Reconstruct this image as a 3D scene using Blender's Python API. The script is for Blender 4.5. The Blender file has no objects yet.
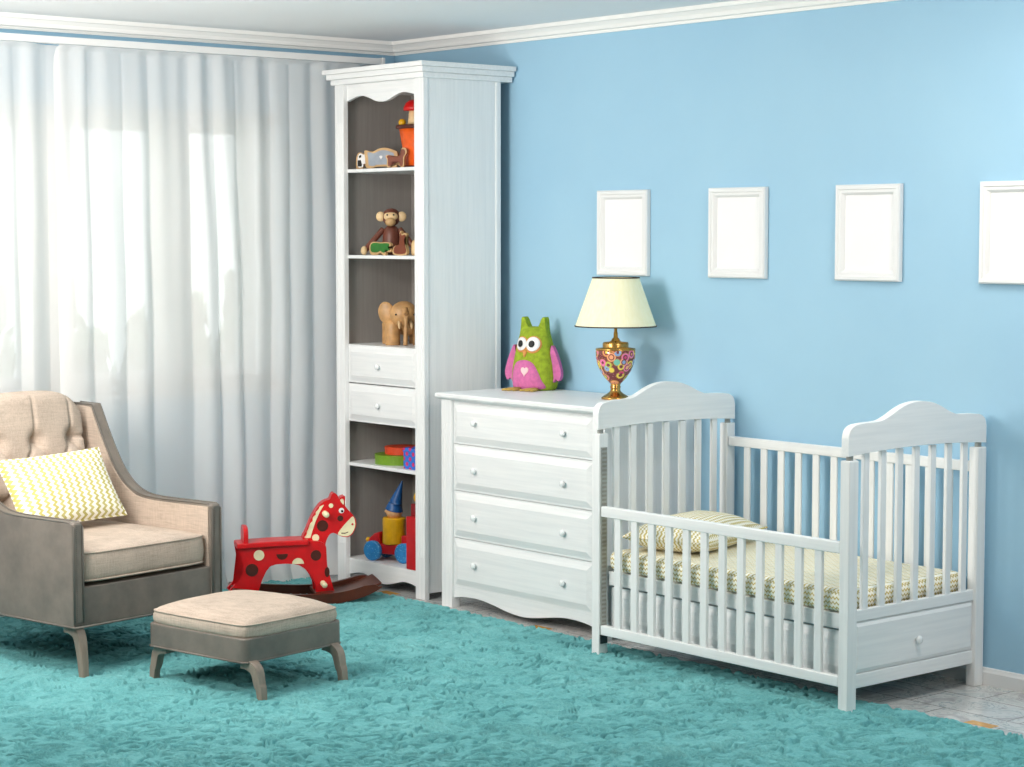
import bpy, bmesh, math, random
import numpy as np
from mathutils import Vector, Matrix, Euler
from mathutils import noise as mnoise
random.seed(4)
PI = math.pi
C = bpy.context.scene.collection
sc = bpy.context.scene

# ------------------------------------------------------------------ colours / materials
def lin(v):
    v = v / 255.0
    return v / 12.92 if v <= 0.04045 else ((v + 0.055) / 1.055) ** 2.4
def rgb(r, g, b): return (lin(r), lin(g), lin(b), 1.0)

class N:
    """tiny wrapper so node maths reads like arithmetic"""
    def __init__(s, t, sock): s.t, s.k = t, sock
    def _m(s, op, o=None, o2=None):
        n = s.t.nodes.new('ShaderNodeMath'); n.operation = op
        s.t.links.new(s.k, n.inputs[0])
        for i, q in ((1, o), (2, o2)):
            if q is None: continue
            if isinstance(q, N): s.t.links.new(q.k, n.inputs[i])
            else: n.inputs[i].default_value = q
        return N(s.t, n.outputs[0])
    def __add__(s, o): return s._m('ADD', o)
    def __sub__(s, o): return s._m('SUBTRACT', o)
    def __mul__(s, o): return s._m('MULTIPLY', o)
    def __truediv__(s, o): return s._m('DIVIDE', o)
    def frac(s): return s._m('FRACT')
    def floor(s): return s._m('FLOOR')
    def abs(s): return s._m('ABSOLUTE')
    def sin(s): return s._m('SINE')
    def lt(s, o): return s._m('LESS_THAN', o)
    def gt(s, o): return s._m('GREATER_THAN', o)
    def maxi(s, o): return s._m('MAXIMUM', o)
    def mini(s, o): return s._m('MINIMUM', o)

class Mat:
    def __init__(s, name, color=None, rough=0.5, metal=0.0, spec=0.5):
        s.m = bpy.data.materials.new(name); s.m.use_nodes = True
        s.t = s.m.node_tree; s.b = s.t.nodes['Principled BSDF']
        if color: s.b.inputs['Base Color'].default_value = color
        s.b.inputs['Roughness'].default_value = rough
        s.b.inputs['Metallic'].default_value = metal
        s.b.inputs['Specular IOR Level'].default_value = spec
        s._c = None
    def coords(s, kind='Object', scale=(1, 1, 1), rot=(0, 0, 0)):
        if s._c is None: s._c = s.t.nodes.new('ShaderNodeTexCoord')
        mp = s.t.nodes.new('ShaderNodeMapping')
        s.t.links.new(s._c.outputs[kind], mp.inputs[0])
        mp.inputs['Scale'].default_value = scale; mp.inputs['Rotation'].default_value = rot
        return mp.outputs[0]
    def xyz(s, vec):
        n = s.t.nodes.new('ShaderNodeSeparateXYZ'); s.t.links.new(vec, n.inputs[0])
        return [N(s.t, o) for o in n.outputs]
    def noise(s, vec, scale=5, detail=3, rough=0.5, dist=0.0):
        n = s.t.nodes.new('ShaderNodeTexNoise'); s.t.links.new(vec, n.inputs['Vector'])
        n.inputs['Scale'].default_value = scale; n.inputs['Detail'].default_value = detail
        n.inputs['Roughness'].default_value = rough; n.inputs['Distortion'].default_value = dist
        return N(s.t, n.outputs[0])
    def vor(s, vec, scale=5, feature='F1', out='Distance', rand=1.0):
        n = s.t.nodes.new('ShaderNodeTexVoronoi'); n.feature = feature
        s.t.links.new(vec, n.inputs['Vector']); n.inputs['Scale'].default_value = scale
        n.inputs['Randomness'].default_value = rand
        return n.outputs[out]
    def ramp(s, fac, stops, interp='LINEAR'):
        n = s.t.nodes.new('ShaderNodeValToRGB'); n.color_ramp.interpolation = interp
        e = n.color_ramp.elements
        while len(e) < len(stops): e.new(0.5)
        for k, (p, c) in zip(e, stops): k.position = p; k.color = c
        s.t.links.new(fac.k if isinstance(fac, N) else fac, n.inputs[0])
        return n.outputs[0]
    def mix(s, fac, a, b):
        n = s.t.nodes.new('ShaderNodeMix'); n.data_type = 'RGBA'
        f = n.inputs[0]
        if isinstance(fac, N): s.t.links.new(fac.k, f)
        elif hasattr(fac, 'links'): s.t.links.new(fac, f)
        else: f.default_value = fac
        for i, q in ((6, a), (7, b)):
            if isinstance(q, tuple): n.inputs[i].default_value = q
            else: s.t.links.new(q, n.inputs[i])
        return n.outputs[2]
    def color(s, out): s.t.links.new(out.k if isinstance(out, N) else out, s.b.inputs['Base Color'])
    def bump(s, h, strength=0.3, dist=0.01):
        n = s.t.nodes.new('ShaderNodeBump'); n.inputs['Strength'].default_value = strength
        n.inputs['Distance'].default_value = dist
        s.t.links.new(h.k if isinstance(h, N) else h, n.inputs['Height'])
        s.t.links.new(n.outputs[0], s.b.inputs['Normal'])
    def __call__(s): return s.m

def painted(name, col, col2, scale, rough=0.42, bump=0.05):
    m = Mat(name, col, rough)
    v = m.coords('Object', scale)
    n = m.noise(v, 1.0, 4, 0.6)
    m.color(m.ramp(n, [(0.35, col2), (0.62, col)]))
    m.bump(n, bump, 0.004)
    return m()

WH, WH2 = rgb(238, 240, 241), rgb(230, 233, 235)
M = {}
M['white_v'] = painted('white_painted_wood_upright', WH, WH2, (60, 60, 2.5))
M['white_h'] = painted('white_painted_wood_along', WH, WH2, (2.5, 60, 60))
M['white_d'] = painted('white_painted_wood_across', WH, WH2, (60, 2.5, 60))
M['grey_shade'] = painted('shelf_shade_grey', rgb(156, 153, 150), rgb(148, 145, 142), (60, 60, 2.5))  # grey colour stands in for the shade inside the bookcase
M['ceiling'] = Mat('ceiling_paint', rgb(240, 242, 244), 0.8)()
M['crown'] = Mat('crown_paint', rgb(243, 243, 241), 0.6)()
M['frame_white'] = Mat('frame_white', rgb(232, 233, 234), 0.4)()
M['paper'] = Mat('blank_paper', rgb(243, 243, 244), 0.8)()
M['porcelain'] = Mat('porcelain', rgb(238, 242, 244), 0.15)()
M['pvc'] = Mat('window_pvc', rgb(238, 240, 240), 0.35)()

def wall_mat():
    m = Mat('blue_wall_paint', rgb(158, 200, 224), 0.62)
    v = m.coords('Object', (1, 1, 1))
    n = m.noise(v, 1.6, 4, 0.55); f = m.noise(v, 130, 2, 0.5)
    m.color(m.ramp(n, [(0.3, rgb(155, 197, 223)), (0.7, rgb(161, 202, 226))]))
    m.bump(f, 0.06, 0.003)
    return m()
M['wall'] = wall_mat()
M['far_wall'] = Mat('unseen_wall_taupe', rgb(128, 122, 114), 0.7)()  # unseen walls, darkened to cut light bounced into the room
M['grey_leather'] = painted('grey_leather', rgb(124, 116, 108), rgb(104, 98, 92), (7, 7, 7), 0.5, 0.12)
M['grey_wood'] = painted('grey_wood', rgb(150, 135, 122), rgb(132, 119, 108), (40, 40, 5), 0.45, 0.08)
M['dark_piping'] = Mat('dark_piping', rgb(100, 96, 90), 0.55)()

def linen(name, a, b):
    m = Mat(name, a, 0.9, spec=0.2)
    v = m.coords('Object', (1, 1, 1))
    h = m.noise(m.coords('Object', (220, 220, 14)), 1, 2, 0.6)
    w = m.noise(m.coords('Object', (14, 14, 220)), 1, 2, 0.6)
    u = m.noise(m.coords('Object', (14, 220, 220)), 1, 2, 0.6)
    s = (h + w + u) / 3.0
    big = m.noise(v, 7, 3, 0.5)
    m.color(m.ramp(s * 0.8 + big * 0.2, [(0.38, b), (0.6, a)]))
    m.bump(s, 0.25, 0.004)
    return m()
M['linen'] = linen('beige_linen', rgb(198, 182, 168), rgb(166, 153, 141))

def chevron(name, orient, q, p, amp, base, line, line2):
    """zig-zag stripes; orient: 'xz' rows run along x (side), picks the plane by the surface normal when 'box'"""
    m = Mat(name, base, 0.9, spec=0.15)
    x, y, z = m.xyz(m.coords('Object'))
    def zig(across, along):
        tri = ((along / p).frac() - 0.5).abs() * (2 * amp)
        return (across + tri) / q
    if orient in ('cushion', 'cushion_turned'):
        v = zig(x, y) if orient == 'cushion' else zig(y, x)
        f = v.frac(); fac = f.lt(0.46); alt = (v * 0.5).frac().lt(0.5)
    else:
        g = m.t.nodes.new('ShaderNodeNewGeometry')
        nx, ny, nz = m.xyz(g.outputs['Normal'])
        top = nz.abs().gt(0.75); side = nx.abs().gt(0.6)
        vt, vf, vs = (x + ((y / p).frac() - 0.5).abs() * 0.004) / 0.0205, zig(z, x), zig(z, y)
        vv = vt * top + (vs * side + vf * (side * -1.0 + 1.0)) * (top * -1.0 + 1.0)
        fac = vv.frac().lt(0.36); alt = (vv * 0.5).frac().lt(0.5)
    col = m.mix(alt, line, line2)
    m.color(m.mix(fac, base, col))
    n = m.noise(m.coords('Object', (1, 1, 1)), 9, 3, 0.5)
    m.bump(n, 0.25, 0.02)
    return m()
CR = rgb(250, 248, 236)
M['chev_cushion'] = chevron('cushion_chevron_print', 'cushion_turned', 0.036, 0.022, 0.015, CR, rgb(196, 187, 116), rgb(200, 192, 128))
M['chev_sheet'] = chevron('sheet_chevron_print', 'box', 0.0185, 0.017, 0.0085, CR, rgb(208, 188, 116), rgb(196, 182, 124))
M['chev_pillow'] = chevron('pillow_chevron_print', 'cushion', 0.0175, 0.016, 0.0075, CR, rgb(208, 190, 122), rgb(198, 184, 130))

def rug_mat():
    m = Mat('teal_pile', rgb(60, 150, 150), 0.95, spec=0.1)
    v = m.coords('Object')
    n = m.noise(v, 3.0, 2, 0.5); fine = m.noise(v, 260, 2, 0.6); mid = m.noise(v, 45, 3, 0.6, 1.5)
    m.color(m.ramp(n * 0.35 + mid * 0.45 + fine * 0.2, [(0.36, rgb(88, 150, 154)), (0.5, rgb(104, 168, 172)), (0.64, rgb(122, 185, 188))]))
    m.b.inputs['Sheen Weight'].default_value = 0.25
    m.b.inputs['Sheen Tint'].default_value = rgb(150, 225, 225)
    m.bump(mid * 0.5 + fine * 0.5, 0.35, 0.008)
    return m()
M['rug'] = rug_mat()

def tile_mat():
    m = Mat('marble_tile', rgb(225, 222, 220), 0.12)
    v = m.coords('Object')
    def brick(w, h, off, mort):
        n = m.t.nodes.new('ShaderNodeTexBrick'); m.t.links.new(v, n.inputs['Vector'])
        n.inputs['Scale'].default_value = 1.0; n.inputs['Brick Width'].default_value = w
        n.inputs['Row Height'].default_value = h; n.offset = off
        n.inputs['Mortar Size'].default_value = mort; n.inputs['Mortar Smooth'].default_value = 0.0
        n.inputs['Color1'].default_value = (0, 0, 0, 1); n.inputs['Color2'].default_value = (1, 1, 1, 1)
        n.inputs['Mortar'].default_value = (0.5, 0.5, 0.5, 1)
        return n
    a = brick(0.44, 0.22, 0.37, 0.003); b = brick(0.22, 0.11, 0.5, 0.0025)
    pick = m.vor(m.coords('Object', (2.27, 4.54, 1)), 1.0, 'F1', 'Color', 0.0)
    px, py, pz = m.xyz(pick)
    choose = px.gt(0.62)
    grout = N(m.t, a.outputs['Fac']).maxi(N(m.t, b.outputs['Fac']) * choose)
    vein = m.noise(v, 5, 8, 0.62, 2.2)
    veins = m.ramp(vein, [(0.36, rgb(186, 184, 184)), (0.47, rgb(226, 224, 222)), (0.5, rgb(168, 178, 180)), (0.53, rgb(228, 226, 224)), (0.7, rgb(206, 202, 200))])
    bx, _, _ = m.xyz(a.outputs['Color'])
    tint = m.mix(bx * 0.35, (1, 1, 1, 1), rgb(190, 205, 208))
    mul = m.t.nodes.new('ShaderNodeMix'); mul.data_type = 'RGBA'; mul.blend_type = 'MULTIPLY'; mul.inputs[0].default_value = 1
    m.t.links.new(veins, mul.inputs[6]); m.t.links.new(tint, mul.inputs[7])
    m.color(m.mix(grout, mul.outputs[2], rgb(140, 137, 134)))
    m.bump(grout * -1.0, 0.3, 0.002)
    return m()
M['tile'] = tile_mat()
M['amber_tile'] = painted('amber_tile', rgb(222, 172, 96), rgb(205, 150, 80), (30, 30, 30), 0.15, 0.02)

def sheer():
    m = bpy.data.materials.new('sheer_voile'); m.use_nodes = True
    t = m.node_tree; t.nodes.clear()
    out = t.nodes.new('ShaderNodeOutputMaterial')
    d = t.nodes.new('ShaderNodeBsdfDiffuse'); d.inputs[0].default_value = rgb(244, 244, 244)
    tl = t.nodes.new('ShaderNodeBsdfTranslucent'); tl.inputs[0].default_value = rgb(244, 246, 246)
    tr = t.nodes.new('ShaderNodeBsdfTransparent')
    m1 = t.nodes.new('ShaderNodeMixShader'); m1.inputs[0].default_value = 0.33
    m2 = t.nodes.new('ShaderNodeMixShader')
    # cloth seen edge-on is denser: more threads along the way
    lw = t.nodes.new('ShaderNodeLayerWeight'); lw.inputs[0].default_value = 0.45
    mr = t.nodes.new('ShaderNodeMapRange')
    mr.inputs[1].default_value = 0.0; mr.inputs[2].default_value = 0.9
    mr.inputs[3].default_value = 0.175; mr.inputs[4].default_value = 0.02
    t.links.new(lw.outputs['Facing'], mr.inputs[0])
    t.links.new(mr.outputs[0], m2.inputs[0])
    t.links.new(d.outputs[0], m1.inputs[1]); t.links.new(tl.outputs[0], m1.inputs[2])
    t.links.new(m1.outputs[0], m2.inputs[1]); t.links.new(tr.outputs[0], m2.inputs[2])
    t.links.new(m2.outputs[0], out.inputs[0])
    return m
M['sheer'] = sheer()

def glass():
    m = bpy.data.materials.new('window_glass'); m.use_nodes = True
    t = m.node_tree; t.nodes.clear()
    out = t.nodes.new('ShaderNodeOutputMaterial')
    tr = t.nodes.new('ShaderNodeBsdfTransparent'); tr.inputs[0].default_value = (0.93, 0.97, 0.97, 1)
    gl = t.nodes.new('ShaderNodeBsdfGlossy'); gl.inputs['Roughness'].default_value = 0.02
    fr = t.nodes.new('ShaderNodeFresnel'); fr.inputs[0].default_value = 1.45
    mx = t.nodes.new('ShaderNodeMixShader')
    t.links.new(fr.outputs[0], mx.inputs[0]); t.links.new(tr.outputs[0], mx.inputs[1]); t.links.new(gl.outputs[0], mx.inputs[2])
    t.links.new(mx.outputs[0], out.inputs[0])
    return m
M['glass'] = glass()

def plain(name, c, rough=0.5, metal=0.0, v=0.06, scale=18, bump=0.05):
    m = Mat(name, rgb(*c), rough, metal)
    n = m.noise(m.coords('Object'), scale, 3, 0.55)
    lo = rgb(*[max(0, k * (1 - v)) for k in c]); hi = rgb(*[min(255, k * (1 + v)) for k in c])
    m.color(m.ramp(n, [(0.3, lo), (0.7, hi)])); m.bump(n, bump, 0.004)
    return m()
M['red'] = plain('red_lacquer', (206, 12, 20), 0.3)
M['red_toy'] = plain('red_toy_paint', (190, 22, 30), 0.35)
M['dark_red'] = plain('dark_red_toy_paint', (130, 16, 26), 0.4)
M['brown_wood'] = plain('dark_brown_wood', (82, 36, 18), 0.35, v=0.15, scale=14)
M['spot_brown'] = plain('brown_paint', (74, 26, 14), 0.35)
M['cream'] = plain('cream_paint', (236, 226, 188), 0.4)
M['white_paint'] = plain('white_paint', (244, 244, 244), 0.35)
M['black'] = plain('black_paint', (14, 14, 14), 0.6)
M['tan_wood'] = plain('tan_toy_wood', (196, 160, 112), 0.45, v=0.1, scale=20)
M['oak'] = plain('oak_toy_wood', (192, 148, 98), 0.42, v=0.1, scale=22)
M['walnut'] = plain('walnut_toy_wood', (112, 64, 50), 0.42, v=0.12, scale=20)
M['pale_wood'] = plain('pale_toy_wood', (226, 196, 150), 0.45)
M['green_toy'] = plain('green_toy_paint', (110, 150, 30), 0.4)
M['croc_green'] = plain('deep_green_paint', (38, 112, 34), 0.4)
M['orange'] = plain('orange_toy_paint', (236, 96, 24), 0.35)
M['orange_red'] = plain('orange_red_paint', (214, 70, 30), 0.4)
M['rust'] = plain('rust_brown_paint', (118, 52, 22), 0.45)
M['bluegrey'] = plain('blue_grey_paint', (150, 160, 172), 0.45)
M['yellow'] = plain('yellow_toy_paint', (226, 172, 18), 0.35)
M['blue_toy'] = plain('blue_toy_paint', (46, 132, 196), 0.4)
M['blue_hat'] = plain('blue_hat_paint', (24, 84, 146), 0.4)
M['skin_wood'] = plain('peach_toy_paint', (226, 176, 128), 0.45)
M['cap_red'] = plain('cap_red_paint', (206, 24, 24), 0.35)
M['felt_green'] = plain('green_felt', (146, 168, 42), 0.95, v=0.1, scale=45, bump=0.4)
M['felt_pink'] = plain('pink_felt', (206, 110, 166), 0.95, v=0.06, scale=60, bump=0.3)
M['felt_heart'] = plain('pale_pink_felt', (240, 204, 208), 0.95)
M['felt_tan'] = plain('tan_felt', (190, 160, 84), 0.95)
M['felt_orange'] = plain('orange_felt', (214, 150, 84), 0.95)
M['brass'] = plain('aged_brass', (196, 150, 84), 0.22, 1.0, 0.12, 30)
M['shade'] = None
def shade_mat():
    m = Mat('cream_lamp_shade', rgb(252, 250, 226), 0.8, spec=0.2)
    n = m.noise(m.coords('Object', (90, 90, 4)), 1, 2, 0.5)
    m.color(m.ramp(n, [(0.3, rgb(250, 245, 206)), (0.7, rgb(254, 250, 218))])); m.bump(n, 0.04, 0.002)
    m.b.inputs['Transmission Weight'].default_value = 0.0
    return m()
M['shade'] = shade_mat()
M['shade_trim'] = plain('dark_shade_trim', (52, 44, 36), 0.6)
M['metal_track'] = plain('steel_track', (170, 172, 168), 0.4, 0.6)
M['track_dark'] = plain('track_teeth', (150, 148, 140), 0.5, 0.3)
M['dark_gap'] = plain('dark_steel', (70, 76, 80), 0.5, 0.4)

def mosaic():
    m = Mat('mosaic_glass', rgb(150, 80, 70), 0.12)
    v = m.coords('Object')
    d = N(m.t, m.vor(v, 27, 'F1', 'Distance')); cc = m.vor(v, 27, 'F1', 'Color')
    r, g, b = m.xyz(cc)
    stops = [(0.0, rgb(232, 120, 170)), (0.16, rgb(236, 214, 90)), (0.3, rgb(240, 170, 130)), (0.44, rgb(120, 190, 170)),
             (0.56, rgb(140, 170, 210)), (0.68, rgb(226, 150, 110)), (0.82, rgb(214, 70, 120)), (0.93, rgb(190, 200, 90))]
    ring = m.ramp(r, stops, 'CONSTANT'); core = m.ramp(g, stops[::-1] and [(p, c) for (p, _), (_, c) in zip(stops, stops[3:] + stops[:3])], 'CONSTANT')
    small = N(m.t, m.vor(v, 90, 'F1', 'Distance'))
    bgc = m.mix(small.lt(0.3), rgb(116, 58, 62), rgb(160, 92, 96))
    isring = d.lt(0.57) * b.gt(0.08)
    c1 = m.mix(isring, bgc, ring)
    c2 = m.mix(d.lt(0.38) * b.gt(0.08), c1, bgc)
    c2 = m.mix(d.lt(0.27) * b.gt(0.08), c2, core)
    edge = (d - 0.57).abs().lt(0.03) * b.gt(0.08)
    m.color(m.mix(edge, c2, rgb(176, 132, 62)))
    return m()
M['mosaic'] = mosaic()
def dotted():
    m = Mat('blue_dotted_paper', rgb(40, 96, 196), 0.5)
    x, y, z = m.xyz(m.coords('Object'))
    def dots(ox, oz):
        a = ((x + y + ox) / 0.05).frac() - 0.5; b2 = ((z + oz) / 0.05).frac() - 0.5
        return (a * a + b2 * b2).lt(0.045)
    m.color(m.mix(dots(0, 0).maxi(dots(0.025, 0.025)), rgb(44, 110, 206), rgb(206, 44, 110)))
    return m()
M['dotted'] = dotted()
def wheel():
    m = Mat('blue_wheel_paint', rgb(52, 140, 200), 0.4)
    f = N(m.t, m.vor(m.coords('Object'), 95, 'F1', 'Distance'))
    m.color(m.mix(f.lt(0.22), rgb(46, 132, 196), rgb(120, 190, 226)))
    return m()
M['wheel'] = wheel()
M['leaf'] = plain('tree_leaves', (132, 150, 128), 0.8, v=0.4, scale=3.0)
M['bark'] = plain('pale_bark', (206, 202, 190), 0.8, v=0.2, scale=9)
M['lawn'] = plain('lawn', (120, 140, 104), 0.9, v=0.15, scale=0.4)

# ------------------------------------------------------------------ object helpers
def world_of(p):
    m = Matrix()
    while p is not None:
        m = p.matrix_basis @ m if False else (Matrix.LocRotScale(p.location, p.rotation_euler, p.scale) @ m); p = p.parent
    return m

def thing(name, label, cat, loc=(0, 0, 0), rz=0.0, group=None):
    o = bpy.data.objects.new(name, None); C.objects.link(o)
    o.empty_display_size = 0.1
    o.location = loc; o.rotation_euler = (0, 0, rz)
    o['label'] = label; o['category'] = cat
    if group: o['group'] = group
    return o

def obj(name, bm, mat, parent=None, smooth=False, bevel=0.0, seg=2, world=False, sub=0, angle=35):
    me = bpy.data.meshes.new(name)
    if world and parent is not None:
        bm.transform(world_of(parent).inverted())
    bmesh.ops.recalc_face_normals(bm, faces=bm.faces)
    for f in bm.faces: f.smooth = smooth
    bm.to_mesh(me); bm.free()
    o = bpy.data.objects.new(name, me); C.objects.link(o)
    for k in (mat if isinstance(mat, (list, tuple)) else [mat]): me.materials.append(k)
    if parent is not None: o.parent = parent
    if bevel > 0:
        b = o.modifiers.new('bevel', 'BEVEL'); b.width = bevel; b.segments = seg; b.limit_method = 'ANGLE'; b.angle_limit = math.radians(40)
        b.harden_normals = False
        for p in me.polygons: p.use_smooth = True
        wn = o.modifiers.new('normals', 'WEIGHTED_NORMAL'); wn.keep_sharp = True
    if sub:
        s = o.modifiers.new('subdivision', 'SUBSURF'); s.levels = sub; s.render_levels = sub
        for p in me.polygons: p.use_smooth = True
    return o

def tag(o, label, cat, group=None):
    o['label'] = label; o['category'] = cat
    if group: o['group'] = group
    return o
def struct(name, bm, mat, parent=None, **k):
    o = obj(name, bm, mat, parent, **k)
    if parent is None: o['kind'] = 'structure'
    return o
def copy_tree(o, parent=None):
    c = o.copy(); C.objects.link(c); c.parent = parent
    for ch in list(o.children): copy_tree(ch, c)
    return c

def B(): return bmesh.new()
def box(bm, a, b):
    (x0, y0, z0), (x1, y1, z1) = a, b
    v = [bm.verts.new(p) for p in ((x0, y0, z0), (x1, y0, z0), (x1, y1, z0), (x0, y1, z0), (x0, y0, z1), (x1, y0, z1), (x1, y1, z1), (x0, y1, z1))]
    for f in ((0, 3, 2, 1), (4, 5, 6, 7), (0, 1, 5, 4), (1, 2, 6, 5), (2, 3, 7, 6), (3, 0, 4, 7)): bm.faces.new([v[i] for i in f])
    return bm
def bx(a, b): return box(B(), a, b)
def prism(bm, pts, axis, a, b):
    """extrude a 2-D polygon along an axis. axis 'x': pts are (y,z); 'y': (x,z); 'z': (x,y)"""
    def P(p, t):
        return {'x': (t, p[0], p[1]), 'y': (p[0], t, p[1]), 'z': (p[0], p[1], t)}[axis]
    va = [bm.verts.new(P(p, a)) for p in pts]; vb = [bm.verts.new(P(p, b)) for p in pts]
    n = len(pts)
    bm.faces.new(va[::-1]); bm.faces.new(vb)
    for i in range(n): bm.faces.new((va[i], va[(i + 1) % n], vb[(i + 1) % n], vb[i]))
    return bm
def lathe(bm, prof, c=(0, 0, 0), seg=40, axis='z', sx=1.0, sy=1.0):
    rings = []
    for r, z in prof:
        ring = []
        for k in range(seg):
            a = 2 * PI * k / seg; u, v = r * math.cos(a) * sx, r * math.sin(a) * sy
            p = {'z': (u, v, z), 'y': (u, z, v), 'x': (z, u, v)}[axis]
            ring.append(bm.verts.new((c[0] + p[0], c[1] + p[1], c[2] + p[2])))
        rings.append(ring)
    for a, b in zip(rings, rings[1:]):
        for k in range(seg): bm.faces.new((a[k], a[(k + 1) % seg], b[(k + 1) % seg], b[k]))
    bm.faces.new(rings[0][::-1]); bm.faces.new(rings[-1])
    return bm
def ball(bm, c, r, s=(1, 1, 1), u=20, v=14, rot=None):
    m = Matrix.Translation(c) @ (rot.to_matrix().to_4x4() if rot else Matrix()) @ Matrix.Diagonal((r * s[0], r * s[1], r * s[2], 1))
    bmesh.ops.create_uvsphere(bm, u_segments=u, v_segments=v, radius=1, matrix=m)
    return bm
def tube(bm, pts, rad, seg=10, squash=None):
    """sweep along a polyline; rad: number, list, or list of (ra, rb) pairs"""
    pts = [Vector(p) for p in pts]; rings = []; n = len(pts)
    ref = Vector((0, 0, 1))
    for i, p in enumerate(pts):
        d = (pts[min(i + 1, n - 1)] - pts[max(i - 1, 0)]).normalized()
        r = rad[i] if isinstance(rad, (list, tuple)) else rad
        ra, rb = r if isinstance(r, (list, tuple)) else (r, r)
        q = ref if abs(d.dot(ref)) < 0.95 else Vector((0, 1, 0))
        a = d.cross(q).normalized(); b = d.cross(a).normalized()
        rings.append([bm.verts.new(p + a * (ra * math.cos(2 * PI * k / seg)) + b * (rb * math.sin(2 * PI * k / seg))) for k in range(seg)])
    for a, b in zip(rings, rings[1:]):
        for k in range(seg): bm.faces.new((a[k], a[(k + 1) % seg], b[(k + 1) % seg], b[k]))
    bm.faces.new(rings[0][::-1]); bm.faces.new(rings[-1])
    return bm
def smooth_path(pts, n=6, closed=False):
    """Catmull-Rom through 2-D/3-D points"""
    P = [Vector(p) for p in pts]; out = []
    m = len(P)
    rng = range(m) if closed else range(m - 1)
    for i in rng:
        p0 = P[(i - 1) % m] if closed else P[max(i - 1, 0)]
        p1 = P[i]; p2 = P[(i + 1) % m]; p3 = P[(i + 2) % m] if closed else P[min(i + 2, m - 1)]
        for k in range(n):
            t = k / n
            out.append(0.5 * ((2 * p1) + (p2 - p0) * t + (2 * p0 - 5 * p1 + 4 * p2 - p3) * t * t + (3 * p1 - p0 - 3 * p2 + p3) * t ** 3))
    if not closed: out.append(P[-1])
    return [tuple(p) for p in out]
def strip_prism(bm, top, bot, axis, a, b):
    """thick board between an upper and a lower line that share their parameter (equal counts): quads, so no bad n-gons"""
    def P(p, t):
        return {'x': (t, p[0], p[1]), 'y': (p[0], t, p[1])}[axis]
    T0 = [bm.verts.new(P(p, a)) for p in top]; T1 = [bm.verts.new(P(p, b)) for p in top]
    L0 = [bm.verts.new(P(p, a)) for p in bot]; L1 = [bm.verts.new(P(p, b)) for p in bot]
    for i in range(len(top) - 1):
        bm.faces.new((T0[i], T0[i + 1], L0[i + 1], L0[i])); bm.faces.new((T1[i], L1[i], L1[i + 1], T1[i + 1]))
        bm.faces.new((T0[i], T1[i], T1[i + 1], T0[i + 1])); bm.faces.new((L0[i], L0[i + 1], L1[i + 1], L1[i]))
    bm.faces.new((T0[0], L0[0], L1[0], T1[0])); bm.faces.new((T0[-1], T1[-1], L1[-1], L0[-1]))
    return bm
def raised(bm, x0, x1, z0, z1, yback, y, ins0, ins1, rise, axis='y', sgn=-1):
    """drawer front / panel: flat edge, chamfer, raised field. Faces -Y (axis 'y') or +X (axis 'x', x means y)"""
    def P(u, t, w): return (u, t, w) if axis == 'y' else (t, u, w)
    rings = []
    for i, d in ((0, yback), (0, y), (ins0, y), (ins1, y + sgn * rise)):
        rings.append([bm.verts.new(P(u, d, w)) for u, w in ((x0 + i, z0 + i), (x1 - i, z0 + i), (x1 - i, z1 - i), (x0 + i, z1 - i))])
    bm.faces.new(rings[0]); bm.faces.new(rings[-1])
    for a, b in zip(rings, rings[1:]):
        for k in range(4): bm.faces.new((a[k], a[(k + 1) % 4], b[(k + 1) % 4], b[k]))
    return bm
def knob_bm(p, axis='y', sgn=-1, r=0.014):
    bm = B()
    prof = [(0.006, 0), (0.0055, 0.008), (r * 0.8, 0.014), (r, 0.022), (r * 0.85, 0.029), (r * 0.45, 0.033), (0.0005, 0.034)]
    lathe(bm, [(a, sgn * b * 0.72) for a, b in prof], p, 16, axis)
    return bm
def knob(parent, p, axis='y', sgn=-1, r=0.014, mat='porcelain'):
    return obj('knob', knob_bm(p, axis, sgn, r), M[mat], parent, smooth=True, world=True)

# ------------------------------------------------------------------ the room
RX, RY, CZ = 9.6, -8.0, 2.745
CEX, CEY = RX, RY
struct('floor', bx((-0.3, RY, -0.12), (RX, 0.3, 0.0)), M['tile'])
struct('ceiling', bx((-0.3, CEY, CZ), (CEX, 0.3, CZ + 0.15)), M['ceiling'])
struct('wall_back', bx((-0.3, 0.0, 0.0), (RX, 0.28, CZ)), M['wall'])
struct('wall_right', bx((RX, RY, 0.0), (RX + 0.2, 0.28, CZ)), M['far_wall'])
struct('wall_front', bx((-0.3, RY - 0.2, 0.0), (RX + 0.2, RY, CZ)), M['far_wall'])
# window wall with its opening
WY0, WY1, WZ0, WZ1 = -3.42, -0.69, 0.99, 2.352
bm = B()
box(bm, (-0.28, RY, 0), (0, 0.0, WZ0)); box(bm, (-0.28, RY, WZ1), (0, 0.0, CZ))
box(bm, (-0.28, WY1, WZ0), (0, 0.0, WZ1)); box(bm, (-0.28, RY, WZ0), (0, WY0, WZ1))
struct('wall_left', bm, M['wall'])

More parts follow.
